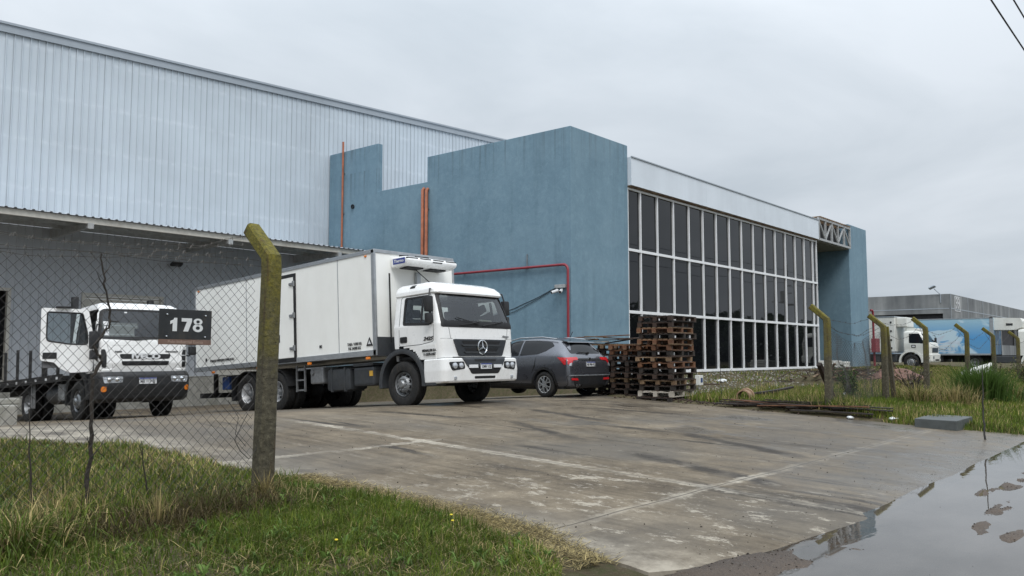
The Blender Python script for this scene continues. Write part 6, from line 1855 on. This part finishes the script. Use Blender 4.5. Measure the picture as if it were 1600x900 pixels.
# left verge
n = 420000
r, l = scatter(n, -.8, 5.65, 1.6, 12.6)
k = (l < 7) | (rng.uniform(0, 1, n) < .75); r, l = r[k], l[k]; n = len(r)
edge = 5.30 + .16 * fbm(l, l * 0, 1.4, 12, 3)
far = np.where(l > 9.2, np.interp(l, [9.2, 10.8, 12.2, 12.6], [5.25, 4.9, 3.9, 3.0]), 9)
lowr = np.interp(l, [.9, 2.0, 3.0, 3.5, 4.2, 12], [.0, 2.5, 4.0, 4.65, 5.15, 5.3])
m = (r < edge) & (r < far) & (r < lowr)
# bare and thin patches
thin = fbm(r, l, 1.3, 41, 3)
m &= (rng.uniform(-1.0, .75, n) > thin * .9 - .2)
r, l = r[m], l[m]; n = len(r)
patch = fbm(r, l, .75, 51, 3)
yard = (l > 7.0)
dry = np.clip(.15 + .30 * np.clip(patch, -.3, 1) + .22 * yard, .03, .8)
lush = np.exp(-((l - 6.0) / 1.1) ** 2) * (r > 3.4) * .6
h = rng.uniform(.04, .11, n) * np.clip(1 + .55 * fbm(r, l, 1.7, 7, 2) + .75 * fbm(r, l, 5.0, 8, 2), .3, 2.2) * (1 - .55 * np.exp(-((r - 4.5) / .45) ** 2 - ((l - 6.35) / .5) ** 2)) * (1 + .8 * lush) * (1 + .35 * yard)
dist = np.hypot(r, l)
c = tint(n, r, l, dry * (1 - .8 * lush), .75)
c = c * (1 + .35 * (patch[:, None]) + .5 * fbm(r, l, 4.2, 14, 2)[:, None])
grass = blades('grass', np.stack([r, l, soil_h(r, l) - .005], 1), h, .0035 + .0007 * dist, np.abs(rng.normal(.75, .50, n)), rng.uniform(0, 2 * PI, n), c.clip(.004, .7))
props(grass, 'short green and yellow grass covering the verge in front', 'grass', kind='stuff')

# dead thatch lying between the living blades
k = rng.integers(0, n, 30000); tr_, tl_ = r[k] + rng.normal(0, .02, 30000), l[k]
th = blades('dry_thatch', np.stack([tr_, tl_, soil_h(tr_, tl_) + rng.uniform(.005, .04, 30000)], 1), rng.uniform(.05, .15, 30000), rng.uniform(.003, .006, 30000), np.full(30000, 2.5) + rng.normal(0, .25, 30000), rng.uniform(0, 2 * PI, 30000),
            np.clip(STRAW * rng.uniform(.3, .95, (30000, 1)), 0, 1), -.42)
props(th, 'dead straw coloured thatch lying in the front verge', 'straw', kind='stuff')
# flat broad leaves between the blades
k = rng.integers(0, n, 900); cr_i = k[(r[k] > -.5)]
rr_ = np.repeat(r[cr_i], 7) + rng.normal(0, .012, len(cr_i) * 7); ll_ = np.repeat(l[cr_i], 7) + rng.normal(0, .012, len(cr_i) * 7); nb = len(rr_)
bl = blades('broadleaf_weeds', np.stack([rr_, ll_, soil_h(rr_, ll_) + .02], 1), rng.uniform(.04, .11, nb), rng.uniform(.014, .026, nb), rng.uniform(.7, 1.35, nb), rng.uniform(0, 2 * PI, nb),
            np.clip(np.array([.11, .175, .04]) * rng.uniform(.5, 1.4, (nb, 1)), 0, 1), .2)
props(bl, 'low broad leaved weeds dotted through the front verge', 'weeds', kind='stuff')

# tall arching weeds along the foot of the fence
n = 15000
r = rng.uniform(-2.5, 4.75, n); dens = np.interp(r, [-2.5, 1.0, 3.0, 3.9, 4.4, 4.75], [1, 1, .65, .32, .42, .2])
keep = (rng.uniform(0, 1, n) < dens * (.55 + .6 * fbm(r, r * 0, 2.1, 61, 2)))
r = r[keep]; n = len(r); l = 6.62 + rng.normal(0, .26, n) - .25 * (r < 2.6)
hh = rng.uniform(.12, .42, n) * np.interp(r, [-2, 2.6, 3.6, 4.6], [1.35, 1.15, .60, .65])
kd = np.clip(.42 + .35 * fbm(r, l, 1.2, 71, 2), .1, .85)
c = tint(n, r, l, kd, .9)
wd = blades('tall_weeds', np.stack([r, l, soil_h(r, l) - .01], 1), hh, rng.uniform(.005, .011, n), np.abs(rng.normal(.75, .40, n)), rng.uniform(0, 2 * PI, n), c, .75)
props(wd, 'tall arching weeds tangled along the foot of the left chain link', 'weeds', kind='stuff')
# matted dead growth beneath them
n = 16000
r = rng.uniform(-1.5, 4.3, n); l = 6.25 + rng.normal(0, .22, n); k = rng.uniform(-.5, .8, n) < fbm(r, l, 1.6, 131, 3) + .25; r, l = r[k], l[k]; n = len(r); 
c = np.clip(BROWN * rng.uniform(.35, 1.4, n)[:, None], .004, 1)
dd = blades('dead_undergrowth', np.stack([r, l, soil_h(r, l) + rng.uniform(-.01, .05, n)], 1), rng.uniform(.06, .26, n), rng.uniform(.004, .008, n), np.abs(rng.normal(1.15, .35, n)), rng.uniform(0, 2 * PI, n), c, .3)
props(dd, 'matted dead stems under the weeds at the left chain link', 'weeds', kind='stuff')

# straw litter along the left edge of the concrete
n = 26000
l = rng.uniform(3.3, 7.6, n); r = np.interp(l, [3.2, 3.7, 4.3, 8], [4.75, 5.1, 5.42, 5.42]) + .13 * fbm(l, l * 0, 1.4, 12, 3) + rng.normal(0, .13, n) + .26 * np.maximum(0, fbm(l, l * 0, .9, 81, 2)) * rng.uniform(0, 2, n)
k = rng.uniform(-.5, .6, n) < fbm(r, l, 1.5, 83, 2) + .2
r, l = r[k], l[k]; n = len(r)
c = np.where((rng.uniform(0, 1, n) < .62)[:, None], STRAW * rng.uniform(.6, 1.1, n)[:, None], BROWN * rng.uniform(.3, 1.0, n)[:, None])
st = blades('straw_litter', np.stack([r, l, np.maximum(soil_h(r, l), zc(l) + .022) + rng.uniform(0, .025, n)], 1), rng.uniform(.03, .12, n), rng.uniform(.004, .007, n), np.full(n, 2.7) + rng.normal(0, .12, n), rng.uniform(0, 2 * PI, n), c, -.45)
props(st, 'dry straw and twigs strewn along the left edge of the concrete', 'straw', kind='stuff')

# right verge, inside and outside the fence line
n = 240000
u = rng.uniform(0, 1, n) ** 1.5
r = 18.35 + u * 48; l = rng.uniform(2.55, 17, n)
edge = np.interp(l, [2.5, 2.9, 3.3, 4.3, 5.5, 8, 10.5, 12.5], [22, 18.0, 16.9, 17.6, 18.6, 18.85, 19.0, 19.7]) + .18 * fbm(l, l * 0, 1.2, 91, 3)
r = np.where(rng.uniform(0, 1, n) < .06, 16.8 + rng.uniform(0, 2.2, n), r)
dirt = smoothstep(l, 9.2, 11.5) * (r < 46) * .93 + .25 * (fbm(r, l, .5, 95, 3) > .15)
m = (r > edge) & (rng.uniform(0, 1, n) > dirt) & (l < 16.3)
r, l = r[m], l[m]; n = len(r)
patch = fbm(r, l, .5, 97, 3)
dist = np.hypot(r, l)
h = (rng.uniform(.05, .17, n) * (1 + .6 * patch) + .0016 * dist) * np.where((l > 6.2) & (l < 10.5), 1.5, 1) * np.where(l > 10.5, .7, 1)
c = tint(n, r, l, np.clip(.20 + .35 * patch + .15 * (l > 7), .04, .8), 1.0) * 1.05
g2 = blades('grass', np.stack([r, l, soil_h(r, l) - .01], 1), h, .003 + .00075 * dist, np.abs(rng.normal(.3, .35, n)), rng.uniform(0, 2 * PI, n), c.clip(.004, .7))
props(g2, 'green and yellow weedy grass right of the driveway along the far fence', 'grass', kind='stuff')

def clump(name, r, l, n, h, spread, label, cat, dry=.1, w=.012, lean=.5, col=None):
    a = rng.uniform(0, 2 * PI, n); q = np.abs(rng.normal(0, spread * .32, n))
    pr, pl = r + q * np.cos(a), l + q * np.sin(a)
    pos = np.stack([pr, pl, soil_h(pr, pl) - .02], 1)
    root = thing(name, label, cat, (r, l, gz(r, l)))
    c = tint(n, pr, pl, np.full(n, dry), .6) if col is None else np.clip(col * rng.uniform(.6, 1.35, (n, 1)), .004, .9)
    pos -= np.array(root.location)
    blades('blades', pos, h * rng.uniform(.55, 1.1, n), np.full(n, w), np.abs(rng.normal(lean, .28, n)), a + rng.normal(0, .5, n), c, .8, parent=root)
    return root
clump('grass_clump', 26.2, 5.05, 1900, 1.20, 1.0, 'big bright green clump of tall arching grass behind the dark slab', 'grass clump', .07, .022, .42, np.array([.075, .13, .028]))
clump('grass_clump', 24.3, 5.4, 700, .70, 1.0, 'dry brownish tussock beside the big green grass clump', 'grass clump', .8, .014, .6)
clump('grass_clump', 23.6, 6.1, 600, .65, .9, 'straw coloured tussock under the third fence post from the driveway', 'grass clump', .75, .014, .6)
clump('grass_clump', 28.4, 4.6, 600, .75, 1.0, 'loose pale tussock right of the big green grass clump', 'grass clump', .5, .015, .6)
clump('grass_clump', 4.36, 6.60, 170, .30, .16, 'dry straw tuft growing up the foot of the nearest mossy post', 'grass clump', .85, .006, .45)
clump('grass_clump', 2.15, 6.05, 420, .42, .45, 'long arching pale green grass tuft in front of the chain link at the left edge', 'grass clump', .3, .011, .85)
clump('grass_clump', 3.15, 6.15, 120, .36, .25, 'thin pale tall stalks in front of the chain link below the number sign', 'grass clump', .8, .006, .25)

def bush(name, r, l, h, w_, n, label, col, leaf=.05, seed=0, cat='bush', stems=9):
    rn = random.Random(seed)
    z = gz(r, l); root = thing(name, label, cat, (r, l, z))
    mb = MB(); tips = []
    for i in range(stems):
        a = rn.uniform(0, 2 * PI); k = rn.uniform(.2, 1)
        p = Vector((0, 0, -.05)); pts = [p.copy()]
        d = Vector((math.cos(a) * w_ * k, math.sin(a) * w_ * k, h * rn.uniform(.6, 1)))
        for j in range(1, 6):
            q = d * (j / 5); q.z = d.z * (j / 5) ** .8; q += Vector((rn.uniform(-1, 1), rn.uniform(-1, 1), rn.uniform(-1, 1))) * w_ * .06
            pts.append(q); tips.append(q)
        mb.tube(pts, [.018 * (1 - j / 7) * max(.5, h) for j in range(6)], 4)
    mb.build('stems', 'bark_dark', root)
    if n:
        T = np.array([tuple(t) for t in tips]); k = rng.integers(0, len(T), n)
        pos = T[k] + rng.normal(0, w_ * .13, (n, 3))
        c = np.clip(col * rng.uniform(.45, 1.6, (n, 1)), .004, .6)
        leaf_mesh('foliage', pos, leaf, c, root)
    return root
bush('weed_bush', 23.1, 7.6, .85, .45, 900, 'dark green weedy bush at the foot of the second fence post', np.array([.05, .085, .02]), .035, 3)
bush('weed_bush', 28.2, 7.4, .8, .9, 500, 'brown withered bush below the nose of the white box lorry', np.array([.13, .10, .05]), .035, 5, stems=14)
bush('weed_bush', 25.3, 6.6, 1.0, .55, 250, 'grey leafless bush at the third fence post', np.array([.12, .10, .07]), .03, 6, stems=20)
bush('weed_bush', 34.8, 6.2, .95, .7, 420, 'grey brown scrub around the fence post by the cooling unit', np.array([.10, .09, .05]), .04, 7, stems=18)
bush('weed_bush', 39.5, 6.0, 1.0, .9, 500, 'low scrub near the farthest fence post', np.array([.09, .09, .04]), .045, 8, stems=18)

# brushwood and reddish dirt heaped behind the second post
def heap(name, r, l, rx, ry, h, mat, label, seed):
    mb = MB(); n, m_ = 22, 10
    vs = []
    for i in range(m_ + 1):
        q = i / m_
        for k in range(n):
            a = 2 * PI * k / n; x, y = rx * q * math.cos(a), ry * q * math.sin(a)
            z = h * (1 - q * q) ** 1.2 * (1 + .35 * float(fbm(x + r, y + l, 1.8, seed, 3))) + .05 * float(fbm(x, y, 4, seed + 1, 2)) - .05 * q
            vs.append((x, y, z))
    fs = [(i * n + k, i * n + (k + 1) % n, (i + 1) * n + (k + 1) % n, (i + 1) * n + k) for i in range(m_) for k in range(n)]
    mb.add(vs, fs); o = mb.build(name, mat, None, 60); o.location = (r, l, gz(r, l)); props(o, label, 'heap'); return o
M['red_earth'] = P('red_earth', (.14, .075, .055), .95, 0, .4, 6, bump=.8, bscale=14)
heap('earth_heap', 36.5, 10.2, 2.2, 1.6, .55, 'red_earth', 'low heap of reddish rubble behind the withered bush', 3)
heap('earth_heap', 34, 12.0, 3.2, 1.4, .35, 'soil', 'low spread of brown dirt under the brushwood in front of the blue pier', 4)
br = thing('brushwood_pile', 'tangled pile of cut brushwood and thin boards in front of the blue pier', 'brushwood', (34, 11.6, gz(34, 11.6)))
rn = random.Random(4)
mb = MB()
for i in range(130):
    a = rn.uniform(0, 2 * PI); p = Vector((rn.gauss(0, 1.6), rn.gauss(0, .8), rn.uniform(0, .5))); d = Vector((math.cos(a), math.sin(a) * .6, rn.uniform(-.12, .25))) * rn.uniform(.3, 1.1)
    mb.tube([p - d, p + Vector((0, 0, .04)), p + d], [.022, .018, .008], 4)
mb.build('twigs', 'wood_wet', br)
mb = MB()
for i in range(16):
    mb.cbox((rn.gauss(-.6, .9), rn.gauss(0, .6), rn.uniform(.15, .6)), (rn.uniform(1.2, 2.4), .08, .03), (rn.uniform(-.1, .1), rn.uniform(-.15, .15), rn.uniform(-.5, .5)))
mb.build('thin_boards', 'wood_tan', br)

# rubble, chips and pebbles too many to count
def chips(name, r, l, z, s, mat, label, seed):
    n = len(r); mb_v = []; mb_f = []
    rr = np.random.default_rng(seed)
    base = np.array([(1, 0, 0), (-1, 0, 0), (0, 1, 0), (0, -1, 0), (0, 0, 1), (0, 0, -1)], float)
    tri = np.array([(0, 2, 4), (2, 1, 4), (1, 3, 4), (3, 0, 4), (2, 0, 5), (1, 2, 5), (3, 1, 5), (0, 3, 5)])
    sc = s[:, None, None] * rr.uniform(.5, 1.3, (n, 6, 1)) * np.array([1, .8, .55])[None, None]
    a = rr.uniform(0, 2 * PI, n); ca, sa = np.cos(a)[:, None], np.sin(a)[:, None]
    v = base[None] * sc
    x = v[:, :, 0] * ca - v[:, :, 1] * sa; y = v[:, :, 0] * sa + v[:, :, 1] * ca
    v = np.stack([x + r[:, None], y + l[:, None], v[:, :, 2] + z[:, None]], -1)
    f = (np.arange(n)[:, None, None] * 6 + tri[None]).reshape(-1, 3)
    me = bpy.data.meshes.new(name)
    me.vertices.add(n * 6); me.vertices.foreach_set('co', v.ravel())
    me.loops.add(f.size); me.loops.foreach_set('vertex_index', f.ravel().astype(np.int32))
    me.polygons.add(len(f)); me.polygons.foreach_set('loop_start', np.arange(0, f.size, 3, dtype=np.int32)); me.update()
    o = link(name, me, mat); props(o, label, 'rubble', kind='stuff'); return o
n = 5200
r = rng.uniform(20, 46, n); l = rng.uniform(9.6, 16.6, n); k = rng.uniform(-.6, .8, n) < fbm(r, l, .6, 101, 3); r, l = r[k], l[k]
chips('rubble', r, l, soil_h(r, l), rng.uniform(.015, .075, len(r)) ** 1.0, 'concrete_block', 'rubble and stones strewn over the dirt in front of the glass', 1)
n = 1500
l = rng.uniform(4.6, 12, n); r = 18.75 + rng.normal(0, .22, n) + .25
chips('wood_chips', r, l, np.maximum(soil_h(r, l), zc(l) + .02) + .01, rng.uniform(.01, .05, n), 'wood_wet', 'bark and splinters strewn along the right edge of the concrete', 2)
n = 12000
r = rng.uniform(5.4, 17.0, n); l = rng.uniform(.4, 3.6, n) ; k = (rng.uniform(-.5, .7, n) < fbm(r, l * 2, .5, 111, 3)); r, l = r[k], l[k]
on = l > slab_start(r); k = ~on | (rng.uniform(0, 1, len(r)) < .22); r, l, on = r[k], l[k], on[k]
zz = np.where(l > slab_start(r), zc(l) + .022, soil_h(r, l) + .005)
chips('gravel', r, l, zz, rng.uniform(.0025, .012, len(r)) * np.where(on, .7, 1), 'bark_dark', 'dark gravel grains on the muddy street edge', 3)
n = 420
r = rng.uniform(5.8, 18.0, n); l = rng.uniform(3.2, 12, n)
chips('gravel_on_concrete', r, l, zc(l) + .024, rng.uniform(.004, .014, n), 'bark_dark', 'scattered grit and small stones on the concrete', 4)
n = 160
r = rng.uniform(3.6, 5.1, n); l = rng.uniform(2.9, 5.5, n)
# tiny yellow flowers in the front grass
G = 'small yellow flowers in the front grass'
fl_m = P('petal_yellow', (.70, .55, .03), .6, 0, .1, 30); M['petal_yellow'] = fl_m
for i, (r, l) in enumerate(((4.86, 4.75), (4.72, 4.60), (3.72, 4.75))):
    z = gz(r, l)
    t = thing('yellow_flower', 'tiny yellow flower standing in the front grass', 'flower', (r, l, z), group=G)
    MB().tube([(0, 0, 0), (.004, 0, .085)], .0018, 4).build('stem', 'leaf_stem' if 'leaf_stem' in M else 'bark_dark', t)
    mb = MB(); mb.lathe([(.084, .001), (.088, .013), (.094, .011), (.096, .001)], 9, 2, (.004, 0, 0)); mb.build('petals', 'petal_yellow', t)
